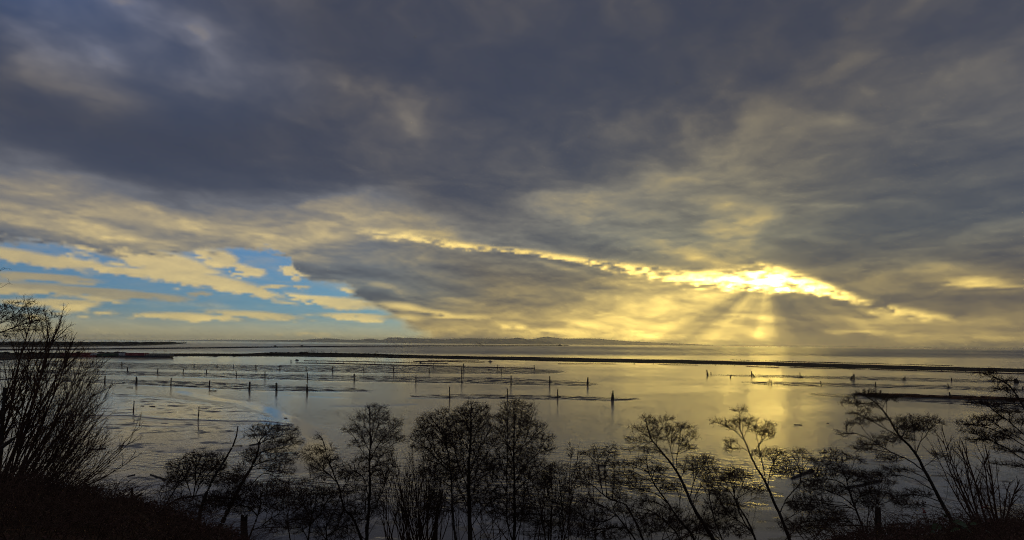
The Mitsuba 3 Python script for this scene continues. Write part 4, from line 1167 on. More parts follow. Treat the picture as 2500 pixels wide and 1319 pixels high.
    # twigs and small cones at the ends of the crown
    thinn = np.where((np.arange(n) >= nsk) & (load <= 6))[0]
    if len(thinn):
        m = int(len(thinn) * 2.3 * twig)
        i = g.choice(thinn, m)
        d0 = P[i] - P[pr[i]]
        d0 /= np.linalg.norm(d0, axis=1, keepdims=True) + 1e-9
        d = d0 * .9 + g.normal(0, .52 * loose, (m, 3)) + [0, 0, .32 - droop]
        d /= np.linalg.norm(d, axis=1, keepdims=True)
        L = g.uniform(6.0, 18.0, m) * s
        crown.twigs(P[i], d, L, np.full(m, .34 * s * thin))
        o = np.repeat(P[i], 2, 0) + np.repeat(d * L[:, None], 2, 0) * g.uniform(.2, .8, (2 * m, 1))
        e = np.repeat(d, 2, 0) * .9 + g.normal(0, .42, (2 * m, 3)) + [0, 0, .12]
        e /= np.linalg.norm(e, axis=1, keepdims=True)
        Le = g.uniform(3.0, 9.0, 2 * m) * s
        crown.twigs(o, e, Le, np.full(2 * m, .26 * s * thin))
        mc = int(m * .32 * cone)
        if mc:
            j = g.integers(0, 2 * m, mc)
            q = o[j] + e[j] * (Le[j] * g.uniform(.4, 1.0, mc))[:, None]
            crown.cones(q, g.uniform(.4, .8, mc) * s, g.uniform(1.2, 2.8, mc) * s)
    if crown.n:
        part(k, 'crown', crown.mesh(), 'mat_twig', kind='stuff')
    return k


TREES = []


def tree(*a, **k):
    TREES.append(k.get('name', 'bare_tree'))
    nm = k.pop('name', 'bare_tree')
    return bare_tree(nm, *a, **k)


tree('bare broken snag leaning right, its pale thin top reaching over the creek at lower left', 34,
     [(486, 1285), (496, 1240), (508, 1205), (527, 1164), (545, 1138), (555, 1122), (572, 1090), (580, 1062), (583, 1040)],
     [[(556, 1120), (562, 1113), (571, 1117), (583, 1118)], [(570, 1117), (577, 1110), (581, 1099)], [(574, 1084), (584, 1077), (598, 1065)], [(573, 1088), (566, 1080), (564, 1074)], [(581, 1058), (577, 1052)], [(582, 1054), (587, 1050)], [(526, 1166), (538, 1157), (555, 1153), (570, 1156), (585, 1152)], [(527, 1164), (521, 1176), (514, 1195)], [(522, 1172), (522, 1158)], [(502, 1220), (520, 1212), (545, 1218), (570, 1225)]],
     [(575, 1162, 30, 12), (560, 1178, 26, 12), (545, 1215, 36, 18), (585, 1225, 26, 14), (515, 1240, 30, 16)], 7.5, 11, cone=.8)
tree('rounded bare tree with a fan of fine twigs, leftmost of the trees on the beach', 36,
     [(386, 1268), (402, 1243), (420, 1215), (435, 1188), (449, 1165)],
     [[(400, 1245), (440, 1218), (472, 1213), (505, 1205)], [(474, 1213), (480, 1180), (479, 1150), (483, 1125)], [(475, 1212), (492, 1180), (505, 1150)], [(470, 1214), (462, 1180), (452, 1145)], [(405, 1250), (430, 1245), (450, 1255)]],
     [(485, 1124, 44, 14), (448, 1143, 32, 16), (520, 1140, 26, 16), (428, 1172, 30, 16), (490, 1150, 45, 18), (450, 1172, 26, 16), (410, 1196, 22, 16), (470, 1238, 50, 22, .4), (430, 1222, 30, 16, .5), (500, 1175, 30, 16)], 5.0, 12, dens=.085)
tree('dark wind-swept tree leaning right at lower left, its flat sprays over the pale mud', 38,
     [(528, 1315), (540, 1288), (556, 1258), (573, 1222), (590, 1186), (606, 1158), (619, 1138), (629, 1112), (634, 1090), (637, 1075)],
     [[(577, 1214), (600, 1178), (612, 1160), (630, 1149)], [(616, 1143), (640, 1128), (668, 1122), (690, 1110)], [(625, 1122), (640, 1105), (662, 1097), (695, 1095), (715, 1088)], [(634, 1088), (655, 1073), (680, 1066), (708, 1058)], [(635, 1084), (627, 1065), (621, 1052)], [(580, 1230), (610, 1192), (632, 1165), (648, 1154), (668, 1160), (685, 1172), (708, 1182)], [(612, 1150), (645, 1143), (660, 1152), (690, 1148), (712, 1145)], [(610, 1152), (596, 1146), (585, 1155)], [(640, 1125), (670, 1120), (695, 1128)], [(637, 1078), (650, 1060), (655, 1048)]],
     [(628, 1053, 20, 9), (655, 1048, 30, 10), (695, 1053, 28, 10), (640, 1066, 32, 9), (700, 1082, 30, 10), (668, 1085, 24, 9), (655, 1100, 40, 9), (612, 1112, 22, 10), (620, 1128, 26, 9), (690, 1112, 30, 9), (685, 1130, 30, 8), (700, 1150, 28, 8), (690, 1172, 26, 7), (716, 1180, 20, 7), (590, 1146, 18, 8), (665, 1142, 30, 8), (715, 1068, 14, 8)], 10, 13, dens=.10)
tree('low twisted bare tree beside the broken stump at lower left', 33.5,
     [(608, 1325), (622, 1288), (634, 1258), (640, 1232), (641, 1210)],
     [[(620, 1296), (645, 1282), (668, 1262), (700, 1250)], [(636, 1250), (660, 1238), (690, 1222)], [(634, 1258), (612, 1240), (590, 1235), (572, 1222)], [(641, 1218), (625, 1200), (618, 1185)], [(641, 1215), (662, 1200), (680, 1190)], [(650, 1280), (655, 1255), (668, 1235)]],
     [(650, 1198, 55, 16), (618, 1183, 30, 10), (590, 1165, 30, 9), (680, 1205, 32, 14), (565, 1216, 32, 16), (600, 1238, 34, 14), (690, 1245, 30, 12), (650, 1232, 36, 15), (680, 1282, 30, 14)], 4.2, 14, dens=.09)
tree('small wispy bare tree just right of the low twisted tree', 41,
     [(714, 1325), (707, 1285), (704, 1265), (711, 1240), (716, 1222)],
     [[(706, 1262), (725, 1248), (742, 1232)], [(712, 1238), (724, 1222), (732, 1208)], [(704, 1270), (716, 1268), (745, 1268)]],
     [(722, 1206, 32, 14), (742, 1222, 24, 12), (708, 1220, 14, 10), (750, 1258, 28, 14)], 2.6, 15)
tree('tangled low bare tree with many stems, between the wispy tree and the curved trunk', 43,
     [(756, 1328), (760, 1285), (768, 1245), (775, 1215)],
     [[(800, 1325), (800, 1280), (810, 1240)], [(762, 1282), (785, 1255), (800, 1225)], [(764, 1268), (750, 1245), (742, 1222)], [(790, 1310), (830, 1290), (860, 1262)], [(738, 1325), (740, 1285), (748, 1250)]],
     [(765, 1200, 34, 12, .7), (800, 1210, 45, 16, .6), (760, 1232, 40, 18, .5), (830, 1240, 40, 18, .5), (790, 1262, 50, 20, .4), (845, 1275, 40, 18, .4), (740, 1280, 30, 22, .35), (815, 1300, 50, 18, .3)], 2.8, 16, dens=.10)
tree('bare tree with a curved trunk bending left then up, left of the tall straight one', 46,
     [(890, 1325), (880, 1297), (871, 1276), (862, 1262), (850, 1253), (842, 1240), (836, 1216), (829, 1188), (819, 1165), (811, 1140), (801, 1115), (795, 1090), (789, 1070)],
     [[(822, 1180), (806, 1158), (790, 1146), (775, 1132), (760, 1115), (743, 1105)], [(820, 1182), (800, 1180), (785, 1176), (765, 1182)], [(830, 1190), (848, 1181), (868, 1180), (882, 1186), (893, 1195)], [(812, 1142), (830, 1135), (846, 1128)], [(801, 1117), (812, 1098), (812, 1090)], [(796, 1150), (790, 1130), (786, 1112)], [(796, 1096), (785, 1085), (770, 1085)]],
     [(791, 1066, 10, 8), (776, 1090, 16, 8), (800, 1098, 20, 10), (750, 1106, 14, 7), (770, 1118, 20, 9), (820, 1118, 22, 10), (790, 1128, 26, 10), (835, 1140, 24, 10), (775, 1148, 22, 9), (764, 1170, 18, 9), (800, 1162, 20, 9), (845, 1165, 26, 10), (855, 1195, 22, 9), (815, 1200, 18, 9)], 4.4, 17, dens=.085)
tree('tall straight bare tree with steep V-shaped limbs, left of the dense twin crowns', 45,
     [(899, 1328), (901, 1290), (904, 1245), (906, 1205), (907, 1160), (906, 1120), (906, 1080), (905, 1040), (903, 1000)],
     [[(906, 1128), (888, 1104), (873, 1080), (860, 1060), (850, 1050)], [(906, 1105), (894, 1082), (883, 1055), (868, 1028)], [(907, 1128), (918, 1100), (934, 1075), (950, 1058), (966, 1046)], [(906, 1100), (916, 1070), (925, 1040), (932, 1012)], [(907, 1168), (922, 1130), (944, 1098), (970, 1080)], [(905, 1225), (897, 1192), (896, 1176), (886, 1160), (868, 1148), (846, 1148)], [(905, 1062), (893, 1038), (885, 1014)], [(903, 1270), (920, 1240), (938, 1195), (955, 1148)], [(906, 1090), (911, 1050), (919, 1008)], [(901, 1290), (895, 1240), (896, 1200)], [(907, 1150), (930, 1130), (955, 1120)]],
     [(903, 998, 12, 8), (920, 1002, 16, 9), (938, 1012, 14, 9), (884, 1016, 14, 8), (866, 1026, 10, 7), (905, 1022, 26, 12), (930, 1030, 22, 12), (853, 1052, 14, 8), (878, 1050, 20, 10), (965, 1040, 16, 14), (975, 1032, 10, 10), (950, 1062, 26, 12), (905, 1055, 26, 14), (970, 1075, 18, 9), (930, 1078, 24, 12), (880, 1085, 20, 12), (940, 1105, 26, 12), (868, 1150, 18, 8), (890, 1120, 18, 10), (915, 1150, 50, 35, .3), (900, 1230, 40, 40, .25)], 5.8, 18, dens=.085)
tree('big dense-crowned bare tree with a thick straight trunk, left of the twin crowns', 46,
     [(1152, 1330), (1151, 1290), (1149, 1240), (1147, 1190), (1146, 1140), (1149, 1100), (1151, 1062), (1151, 1025), (1152, 992)],
     [[(1149, 1240), (1136, 1212), (1124, 1184), (1112, 1158)], [(1147, 1205), (1132, 1164), (1118, 1124), (1110, 1085), (1104, 1060)], [(1147, 1185), (1140, 1144), (1134, 1104), (1124, 1062), (1110, 1035)], [(1147, 1195), (1164, 1152), (1182, 1118), (1204, 1092)], [(1147, 1170), (1160, 1130), (1172, 1096), (1180, 1060)], [(1150, 1092), (1165, 1060), (1176, 1030)], [(1151, 1062), (1140, 1032), (1134, 1010)], [(1149, 1242), (1159, 1192), (1162, 1150)], [(1150, 1290), (1172, 1258), (1195, 1230), (1210, 1222)], [(1148, 1215), (1162, 1206), (1185, 1196), (1205, 1180)], [(1151, 1030), (1164, 1012), (1172, 1000)]],
     [(1152, 990, 14, 8), (1132, 1004, 22, 10), (1175, 1002, 16, 10), (1155, 1012, 34, 12), (1190, 1004, 8, 14), (1120, 1024, 24, 12), (1150, 1035, 40, 14), (1186, 1028, 16, 16), (1192, 1058, 16, 18), (1110, 1052, 24, 14), (1150, 1060, 42, 16), (1105, 1080, 22, 14), (1185, 1085, 20, 16), (1150, 1090, 34, 14), (1205, 1085, 12, 12), (1120, 1110, 24, 12), (1170, 1115, 26, 12), (1150, 1150, 55, 40, .35), (1170, 1220, 50, 40, .22)], 8.2, 19, dens=.12)
tree('slender bare tree with limbs sweeping left in a rounded crown, beside the thick trunk', 44.5,
     [(1118, 1330), (1113, 1290), (1109, 1245), (1107, 1205), (1106, 1170), (1102, 1140), (1097, 1105), (1090, 1070)],
     [[(1104, 1152), (1080, 1132), (1058, 1110), (1038, 1090), (1016, 1076)], [(1102, 1140), (1096, 1100), (1082, 1062), (1064, 1032)], [(1102, 1142), (1078, 1118), (1062, 1095), (1045, 1070), (1034, 1045)], [(1107, 1160), (1115, 1112), (1118, 1080)], [(1109, 1250), (1085, 1248), (1060, 1242), (1038, 1240)], [(1108, 1240), (1085, 1218), (1058, 1196), (1040, 1178)], [(1107, 1190), (1085, 1180), (1065, 1168)]],
     [(1078, 1010, 16, 8), (1060, 1020, 26, 9), (1045, 1032, 24, 9), (1030, 1048, 16, 9), (1022, 1062, 16, 9), (1014, 1078, 16, 10), (1060, 1046, 30, 12), (1042, 1072, 28, 12), (1085, 1036, 20, 14), (1078, 1068, 28, 14), (1040, 1095, 26, 12), (1068, 1098, 28, 12), (1060, 1122, 26, 12), (1095, 1090, 20, 14), (1045, 1160, 24, 10), (1075, 1150, 45, 35, .35), (1070, 1230, 45, 35, .25)], 4.6, 20, dens=.12)
tree('tall twin-stemmed bare tree with a dense domed crown in the middle of the picture', 47,
     [(1258, 1330), (1260, 1290), (1261, 1240), (1260, 1190), (1259, 1140), (1258, 1090), (1258, 1040), (1256, 998)],
     [[(1259, 1132), (1246, 1092), (1228, 1062), (1215, 1045)], [(1261, 1145), (1275, 1100), (1290, 1060), (1300, 1018)], [(1261, 1175), (1286, 1136), (1316, 1108), (1344, 1092)], [(1261, 1205), (1286, 1172), (1320, 1150), (1350, 1132)], [(1241, 1160), (1226, 1122), (1210, 1092)], [(1258, 1092), (1270, 1050), (1275, 1010)], [(1260, 1110), (1290, 1080), (1318, 1056)], [(1241, 1200), (1222, 1170), (1198, 1150)], [(1260, 1160), (1300, 1130), (1335, 1115)]],
     [(1258, 984, 16, 7), (1240, 994, 16, 9), (1276, 992, 14, 9), (1258, 1006, 30, 12), (1302, 1000, 10, 8), (1292, 1014, 16, 9), (1226, 1022, 14, 14), (1258, 1032, 34, 14), (1290, 1040, 20, 14), (1222, 1050, 16, 14), (1255, 1062, 34, 14), (1320, 1046, 14, 12), (1305, 1068, 24, 12), (1338, 1076, 16, 10), (1345, 1100, 16, 10), (1225, 1080, 18, 12), (1318, 1105, 24, 12), (1265, 1092, 32, 12), (1290, 1120, 22, 10), (1250, 1140, 60, 40, .35), (1310, 1165, 40, 36, .4), (1255, 1230, 60, 45, .25)], 5.8, 21, dens=.12,
     stems=[[(1241, 1330), (1241, 1270), (1240, 1200), (1240, 1130), (1242, 1064), (1240, 1008)], [(1275, 1330), (1277, 1270), (1284, 1210), (1300, 1150), (1312, 1122)]])
tree('clump of thin upright saplings right of the domed crown', 50,
     [(1349, 1328), (1350, 1280), (1351, 1220), (1347, 1142)],
     [[(1351, 1265), (1366, 1225), (1382, 1170)], [(1394, 1250), (1402, 1200), (1412, 1160)], [(1350, 1230), (1336, 1190), (1330, 1160)], [(1378, 1240), (1366, 1205), (1362, 1160)]],
     [(1348, 1146, 12, 14), (1370, 1150, 22, 14), (1397, 1108, 7, 16), (1385, 1185, 22, 18), (1340, 1180, 18, 16), (1412, 1165, 12, 14), (1365, 1225, 40, 24, .45), (1330, 1262, 40, 24, .4), (1390, 1262, 40, 24, .4), (1290, 1255, 40, 20, .4), (1350, 1300, 60, 18, .35)], 2.6, 22, dens=.09,
     stems=[[(1380, 1328), (1379, 1260), (1372, 1200), (1368, 1150)], [(1396, 1328), (1394, 1250), (1397, 1180), (1397, 1095)]], cone=.4)
tree('bare tree with a bent elbow in its trunk, branches rising from the bend', 42,
     [(1580, 1328), (1566, 1292), (1548, 1256), (1536, 1233), (1528, 1228), (1510, 1223), (1492, 1217), (1475, 1205), (1458, 1190), (1442, 1178), (1425, 1168)],
     [[(1475, 1205), (1470, 1172), (1464, 1142)], [(1482, 1211), (1479, 1168), (1478, 1130)], [(1497, 1219), (1502, 1172), (1503, 1150)], [(1452, 1186), (1434, 1178), (1414, 1162)], [(1464, 1144), (1450, 1122), (1430, 1106)], [(1478, 1134), (1488, 1112), (1494, 1096)], [(1440, 1177), (1425, 1150), (1412, 1136)]],
     [(1455, 1094, 12, 7), (1438, 1108, 20, 8), (1492, 1094, 14, 7), (1462, 1116, 18, 8), (1490, 1112, 20, 9), (1420, 1140, 20, 10), (1480, 1130, 26, 9), (1500, 1138, 10, 12), (1440, 1160, 24, 10), (1475, 1165, 30, 14), (1505, 1180, 16, 16), (1425, 1180, 20, 10)], 4.4, 23, dens=.085)
tree('leaning bare stem with sprawling low limbs under the elbowed tree', 41,
     [(1566, 1330), (1545, 1302), (1522, 1272), (1505, 1250), (1495, 1224)],
     [[(1508, 1258), (1492, 1268), (1470, 1275), (1440, 1268), (1412, 1252)], [(1510, 1262), (1480, 1240), (1448, 1220)], [(1535, 1290), (1500, 1288), (1470, 1298)], [(1500, 1240), (1512, 1215), (1515, 1195)]],
     [(1440, 1225, 32, 14), (1412, 1252, 28, 12), (1460, 1262, 32, 13), (1480, 1298, 50, 16), (1510, 1215, 22, 14), (1430, 1290, 36, 16), (1490, 1240, 24, 12)], 3.6, 24, dens=.085)
tree('large dark tree leaning left with a broad layered crown against the golden water', 44,
     [(1752, 1330), (1738, 1304), (1718, 1274), (1703, 1252), (1691, 1228), (1681, 1202), (1669, 1176), (1655, 1150), (1640, 1130), (1625, 1112), (1605, 1090), (1590, 1070), (1583, 1045), (1578, 1025)],
     [[(1656, 1150), (1655, 1118), (1660, 1092), (1672, 1068)], [(1640, 1130), (1612, 1126), (1590, 1112)], [(1606, 1091), (1604, 1068), (1614, 1048), (1630, 1028)], [(1650, 1142), (1645, 1112), (1636, 1082), (1628, 1058)], [(1666, 1170), (1650, 1165), (1625, 1165), (1600, 1166)], [(1691, 1226), (1706, 1192), (1722, 1164)], [(1686, 1214), (1698, 1172), (1705, 1135)], [(1590, 1072), (1572, 1056), (1555, 1046)], [(1625, 1113), (1660, 1108), (1690, 1095)], [(1598, 1082), (1570, 1080), (1545, 1085)]],
     [(1578, 1022, 13, 6), (1604, 1036, 20, 8), (1634, 1026, 15, 7), (1558, 1048, 16, 7), (1588, 1052, 22, 9), (1672, 1046, 22, 9), (1640, 1052, 22, 10), (1688, 1062, 14, 10), (1556, 1076, 22, 7), (1600, 1072, 24, 9), (1650, 1078, 24, 9), (1536, 1098, 16, 5), (1570, 1100, 22, 7), (1684, 1095, 20, 8), (1610, 1105, 24, 7), (1690, 1122, 22, 10), (1722, 1122, 20, 12), (1712, 1145, 24, 12), (1742, 1140, 10, 12), (1675, 1140, 22, 10), (1725, 1165, 20, 12), (1600, 1150, 20, 7)], 6.6, 25, dens=.10)
tree('second leaning bare tree with flat left-reaching limbs, behind the large dark one', 45.5,
     [(1705, 1330), (1688, 1300), (1662, 1272), (1640, 1240), (1617, 1208), (1600, 1182), (1586, 1152), (1582, 1125), (1583, 1100)],
     [[(1600, 1182), (1582, 1168), (1545, 1150)], [(1634, 1233), (1605, 1204), (1572, 1196), (1545, 1186), (1524, 1170)], [(1606, 1192), (1612, 1166), (1626, 1150)], [(1642, 1246), (1608, 1226), (1575, 1220), (1552, 1226)], [(1655, 1262), (1664, 1220), (1668, 1190)], [(1588, 1156), (1568, 1140), (1542, 1132)]],
     [(1540, 1136, 30, 9), (1572, 1124, 20, 8), (1522, 1152, 20, 9), (1552, 1166, 28, 9), (1604, 1140, 20, 9), (1600, 1168, 20, 9), (1530, 1182, 20, 7), (1570, 1200, 28, 10), (1580, 1228, 30, 10), (1640, 1190, 26, 12)], 5.0, 26, dens=.09)
tree('low tangle of a bare tree at the bottom edge below the large leaning crown', 40,
     [(1672, 1330), (1655, 1298), (1622, 1265), (1592, 1246), (1562, 1228)],
     [[(1640, 1282), (1650, 1262), (1655, 1240)], [(1592, 1246), (1580, 1262), (1555, 1270)], [(1700, 1330), (1706, 1295), (1722, 1262)], [(1655, 1300), (1620, 1295), (1590, 1300)]],
     [(1600, 1272, 50, 18, .5), (1550, 1248, 32, 16, .5), (1668, 1292, 46, 16, .5), (1725, 1285, 32, 20, .5), (1640, 1250, 28, 14, .6), (1570, 1296, 40, 14, .5)], 2.8, 27, dens=.085)
tree('forked bare tree with an open crown, right in the golden reflection', 36,
     [(1936, 1330), (1924, 1296), (1909, 1258), (1895, 1228), (1881, 1194), (1866, 1166), (1850, 1143), (1837, 1117), (1827, 1092), (1816, 1066), (1806, 1042)],
     [[(1876, 1183), (1870, 1152), (1860, 1116), (1853, 1090)], [(1835, 1112), (1848, 1096), (1853, 1084), (1872, 1074), (1888, 1070)], [(1831, 1103), (1818, 1096), (1804, 1094), (1788, 1096)], [(1820, 1076), (1800, 1056), (1770, 1040), (1742, 1028)], [(1907, 1252), (1926, 1214), (1944, 1196), (1957, 1182), (1961, 1150), (1962, 1122)], [(1941, 1198), (1946, 1180), (1942, 1165)], [(1878, 1185), (1884, 1148), (1892, 1128), (1890, 1110)], [(1810, 1052), (1806, 1028), (1812, 1008)], [(1853, 1092), (1864, 1076), (1868, 1056)], [(1958, 1176), (1985, 1172), (2005, 1172)], [(1915, 1275), (1935, 1262), (1965, 1245)]],
     [(1810, 1004, 14, 6), (1760, 1030, 22, 6), (1838, 1028, 14, 7), (1812, 1032, 20, 8), (1790, 1046, 20, 7), (1882, 1042, 14, 8), (1866, 1056, 24, 9), (1845, 1048, 16, 8), (1880, 1066, 14, 8), (1788, 1080, 16, 7), (1796, 1100, 16, 6), (1895, 1106, 24, 9), (1960, 1108, 18, 7), (1975, 1122, 20, 7), (1940, 1122, 16, 7), (1860, 1112, 18, 8), (1905, 1128, 22, 8), (1900, 1150, 26, 10), (1930, 1150, 26, 10), (1990, 1172, 22, 8), (1960, 1240, 26, 10)], 6.0, 28, dens=.10)
tree('bare tree whose curved limbs fan out low, just left of the forked one', 40,
     [(1853, 1330), (1842, 1298), (1826, 1266), (1806, 1236), (1794, 1212), (1780, 1195), (1764, 1186)],
     [[(1846, 1310), (1826, 1284), (1808, 1250), (1796, 1208)], [(1830, 1272), (1834, 1236), (1839, 1206)], [(1840, 1292), (1847, 1248), (1849, 1214)], [(1818, 1300), (1802, 1268), (1778, 1245), (1756, 1224)], [(1800, 1225), (1806, 1200), (1815, 1185)], [(1795, 1210), (1798, 1190), (1790, 1172)]],
     [(1772, 1156, 26, 8), (1800, 1152, 20, 7), (1766, 1176, 22, 9), (1798, 1172, 26, 10), (1826, 1166, 24, 9), (1838, 1190, 20, 10), (1812, 1192, 22, 9), (1752, 1205, 20, 9), (1778, 1226, 26, 10), (1790, 1262, 30, 12)], 4.6, 29, dens=.10)
tree('thin upright bare tree between the large leaning crown and the fan of curved limbs', 38,
     [(1772, 1330), (1758, 1290), (1745, 1255), (1737, 1215), (1730, 1180)],
     [[(1744, 1250), (1754, 1222), (1772, 1200)], [(1750, 1272), (1770, 1262), (1782, 1252)], [(1738, 1220), (1726, 1200), (1722, 1186)]],
     [(1734, 1186, 20, 14), (1758, 1204, 20, 12), (1750, 1238, 28, 14), (1790, 1288, 36, 14), (1745, 1300, 30, 14)], 2.4, 30, dens=.085)
tree('bare tree with long limbs arching left, rising from the left end of the right bank', 33,
     [(2120, 1325), (2110, 1285), (2098, 1254), (2088, 1228), (2079, 1202), (2071, 1172), (2061, 1147), (2055, 1124)],
     [[(2093, 1242), (2066, 1216), (2038, 1202), (2010, 1206)], [(2097, 1250), (2062, 1228), (2028, 1224), (2002, 1228)], [(2079, 1202), (2062, 1182), (2040, 1172), (2004, 1170), (1968, 1172)], [(2113, 1302), (2078, 1272), (2045, 1250), (2010, 1236)], [(2128, 1325), (2123, 1270), (2126, 1228)], [(2090, 1236), (2104, 1210), (2110, 1190)], [(2072, 1175), (2090, 1155), (2100, 1140)]],
     [(2052, 1116, 26, 8), (2036, 1134, 28, 9), (2086, 1122, 16, 7), (2012, 1162, 28, 8), (2058, 1156, 26, 9), (2010, 1192, 34, 9), (1996, 1222, 34, 9), (2048, 1200, 26, 9), (2098, 1168, 26, 11), (2108, 1200, 26, 11), (2128, 1230, 28, 12), (2016, 1246, 36, 10), (2040, 1276, 36, 10), (1990, 1278, 36, 11), (1956, 1232, 28, 11), (1935, 1284, 28, 12), (1975, 1190, 24, 8)], 3.9, 31, dens=.085, bs=1.45)
tree('thin bare sapling with a bushy head beside the jagged stump on the right', 31,
     [(2140, 1325), (2140, 1280), (2141, 1240), (2144, 1205)], [[(2140, 1260), (2130, 1230), (2122, 1205)], [(2141, 1245), (2156, 1222), (2168, 1204)]],
     [(2135, 1166, 36, 10), (2162, 1182, 26, 10), (2148, 1206, 26, 10), (2185, 1220, 20, 10)], 1.9, 32, dens=.10)
tree('tall bare tree leaning far to the left with airy flat sprays, on the right bank', 27,
     [(2338, 1300), (2324, 1272), (2303, 1234), (2287, 1202), (2270, 1168), (2254, 1138), (2241, 1111), (2223, 1088), (2203, 1070), (2186, 1046), (2171, 1020), (2156, 1000), (2136, 981), (2114, 967)],
     [[(2262, 1152), (2236, 1132), (2206, 1116), (2172, 1101), (2145, 1085), (2120, 1071), (2095, 1060), (2064, 1058)], [(2276, 1180), (2252, 1162), (2216, 1147), (2195, 1143)], [(2287, 1202), (2260, 1186), (2240, 1172), (2206, 1163), (2168, 1163)], [(2282, 1196), (2252, 1177), (2224, 1166)], [(2241, 1108), (2246, 1082), (2262, 1064), (2280, 1058)], [(2219, 1083), (2192, 1062), (2160, 1046), (2130, 1027), (2106, 1014)], [(2241, 1108), (2233, 1086), (2228, 1068)], [(2299, 1228), (2270, 1214), (2230, 1205), (2190, 1212)], [(2155, 1000), (2160, 986), (2172, 976)], [(2140, 984), (2115, 985), (2090, 986)], [(2259, 1140), (2278, 1124), (2300, 1118)], [(2309, 1234), (2316, 1208), (2318, 1170), (2322, 1150), (2338, 1134)], [(2200, 1067), (2190, 1040), (2194, 1025)], [(2262, 1064), (2272, 1045), (2286, 1030)], [(2310, 1245), (2270, 1232), (2225, 1232)]],
     [(2112, 962, 20, 5), (2152, 972, 20, 5), (2086, 984, 18, 6), (2128, 992, 20, 5), (2104, 1012, 18, 5), (2176, 974, 12, 4), (2082, 1034, 18, 4), (2138, 1028, 28, 5), (2220, 1028, 26, 7), (2206, 1042, 22, 7), (2286, 1030, 14, 8), (2256, 1046, 18, 8), (2236, 1050, 20, 7), (2066, 1060, 16, 4), (2106, 1080, 22, 6), (2150, 1072, 26, 5), (2185, 1066, 22, 6), (2128, 1102, 22, 5), (2168, 1118, 20, 5), (2190, 1146, 26, 5), (2176, 1162, 22, 5), (2300, 1114, 14, 5), (2240, 1206, 26, 6), (2200, 1212, 22, 6), (2230, 1234, 26, 6)], 7.0, 33, dens=.11, cone=.8, step_px=5.0, loose=.9, bs=1.6)
tree('bare tree at the right edge reaching left in flat layered sprays', 18.5,
     [(2590, 1330), (2578, 1240), (2560, 1160), (2535, 1070), (2506, 1006), (2486, 970), (2467, 945), (2442, 928), (2414, 913)],
     [[(2540, 1090), (2502, 1060), (2470, 1032), (2440, 1010), (2415, 991), (2388, 982)], [(2552, 1130), (2502, 1086), (2460, 1062), (2420, 1046), (2380, 1038), (2344, 1036)], [(2558, 1160), (2502, 1122), (2452, 1090), (2410, 1071), (2378, 1074)], [(2560, 1170), (2502, 1140), (2470, 1135), (2442, 1135)], [(2545, 1112), (2502, 1076), (2460, 1052), (2425, 1034)], [(2508, 1010), (2500, 985), (2480, 965)], [(2500, 995), (2470, 985), (2440, 985)]],
     [(2418, 914, 20, 5), (2448, 930, 22, 6), (2470, 955, 22, 5), (2396, 984, 22, 5), (2440, 990, 26, 5), (2450, 1004, 28, 6), (2490, 982, 18, 6), (2368, 1034, 30, 5), (2410, 1028, 26, 5), (2440, 1024, 28, 5), (2484, 1028, 22, 6), (2390, 1056, 26, 5), (2430, 1066, 30, 6), (2470, 1058, 26, 6), (2410, 1078, 28, 5), (2462, 1100, 28, 5), (2445, 1134, 16, 4), (2490, 1136, 18, 6)], 6, 34, dens=.11, step_px=5.0, cone=.8, thin=1.1, bs=1.45)
tree('bare tree at the left edge, its twig ends thick with small dark cones', 15.5,
     [(-210, 1330), (-200, 1160), (-180, 1020), (-150, 920), (-128, 860), (-110, 800)],
     [[(-140, 895), (-60, 845), (0, 814), (30, 803), (58, 791), (85, 783), (112, 775)], [(-128, 860), (-60, 820), (0, 790), (36, 768), (60, 748)], [(-112, 805), (-40, 772), (0, 760), (28, 746)], [(-140, 900), (-50, 862), (0, 838), (30, 822)], [(-110, 800), (-60, 720), (-16, 668), (10, 655)], [(-112, 806), (-60, 750), (-10, 700), (2, 692)]],
     [(44, 740, 18, 7), (20, 752, 28, 11), (72, 762, 28, 11), (98, 782, 18, 8), (60, 784, 34, 12), (10, 780, 28, 14), (112, 772, 11, 6), (30, 806, 32, 9), (80, 800, 24, 8), (-20, 760, 30, 20), (10, 655, 3, 3), (1, 690, 3, 4), (12, 822, 18, 5)], 9, 35, dens=.045, cone=1.1, step_px=6.5, thin=1.1)


# ------------------------------------------------------------------ stumps
def stump(label, base, top, w, D, seed):
    g = np.random.default_rng(seed)
    a, b = pt(*base, D), pt(*top, D)
    a[2] = min(a[2], float(terrain(a[0], a[1]))) - .3
    k = thing('stump', label, 'stump')
    n = 10
    t = np.linspace(0, 1, n)
    p = a + (b - a) * t[:, None] + np.cumsum(g.normal(0, .02, (n, 3)), 0) * [1, 1, 0]
    tb = Tubes(); tb.add(p, w / 2 * D / F * np.linspace(1.2, .9, n), 12, True)
    v, f = tb.mesh()
    m = 12
    v[(n - 1) * m:n * m, 2] += g.uniform(-.6, .7, m) * w * D / F
    part(k, 'trunk', (v, f), 'mat_bark', smooth=50)
    for q in range(2):
        o = p[5 + q * 2]; e = o + np.array([g.choice([-1, 1]) * .35, 0, .25])
        tb = Tubes(); tb.add([o, (o + e) / 2, e], [.06, .05, .03], 5, True)
        part(k, 'broken_limb', tb.mesh(), 'mat_bark')


stump('broken tree stump at the bottom, left of the low twisted tree', (597, 1335), (604, 1264), 17, 33, 1)
stump('jagged black stump standing on the right bank among saplings', (2163, 1300), (2153, 1246), 13, 31, 2)
stump('broken pale-topped stub at the far left edge among the bushes', (-6, 1080), (17, 948), 8, 15, 4)
stump('lone slanting post at the top of the left bank', (317, 1245), (322, 1192), 6.0, 19.5, 3)


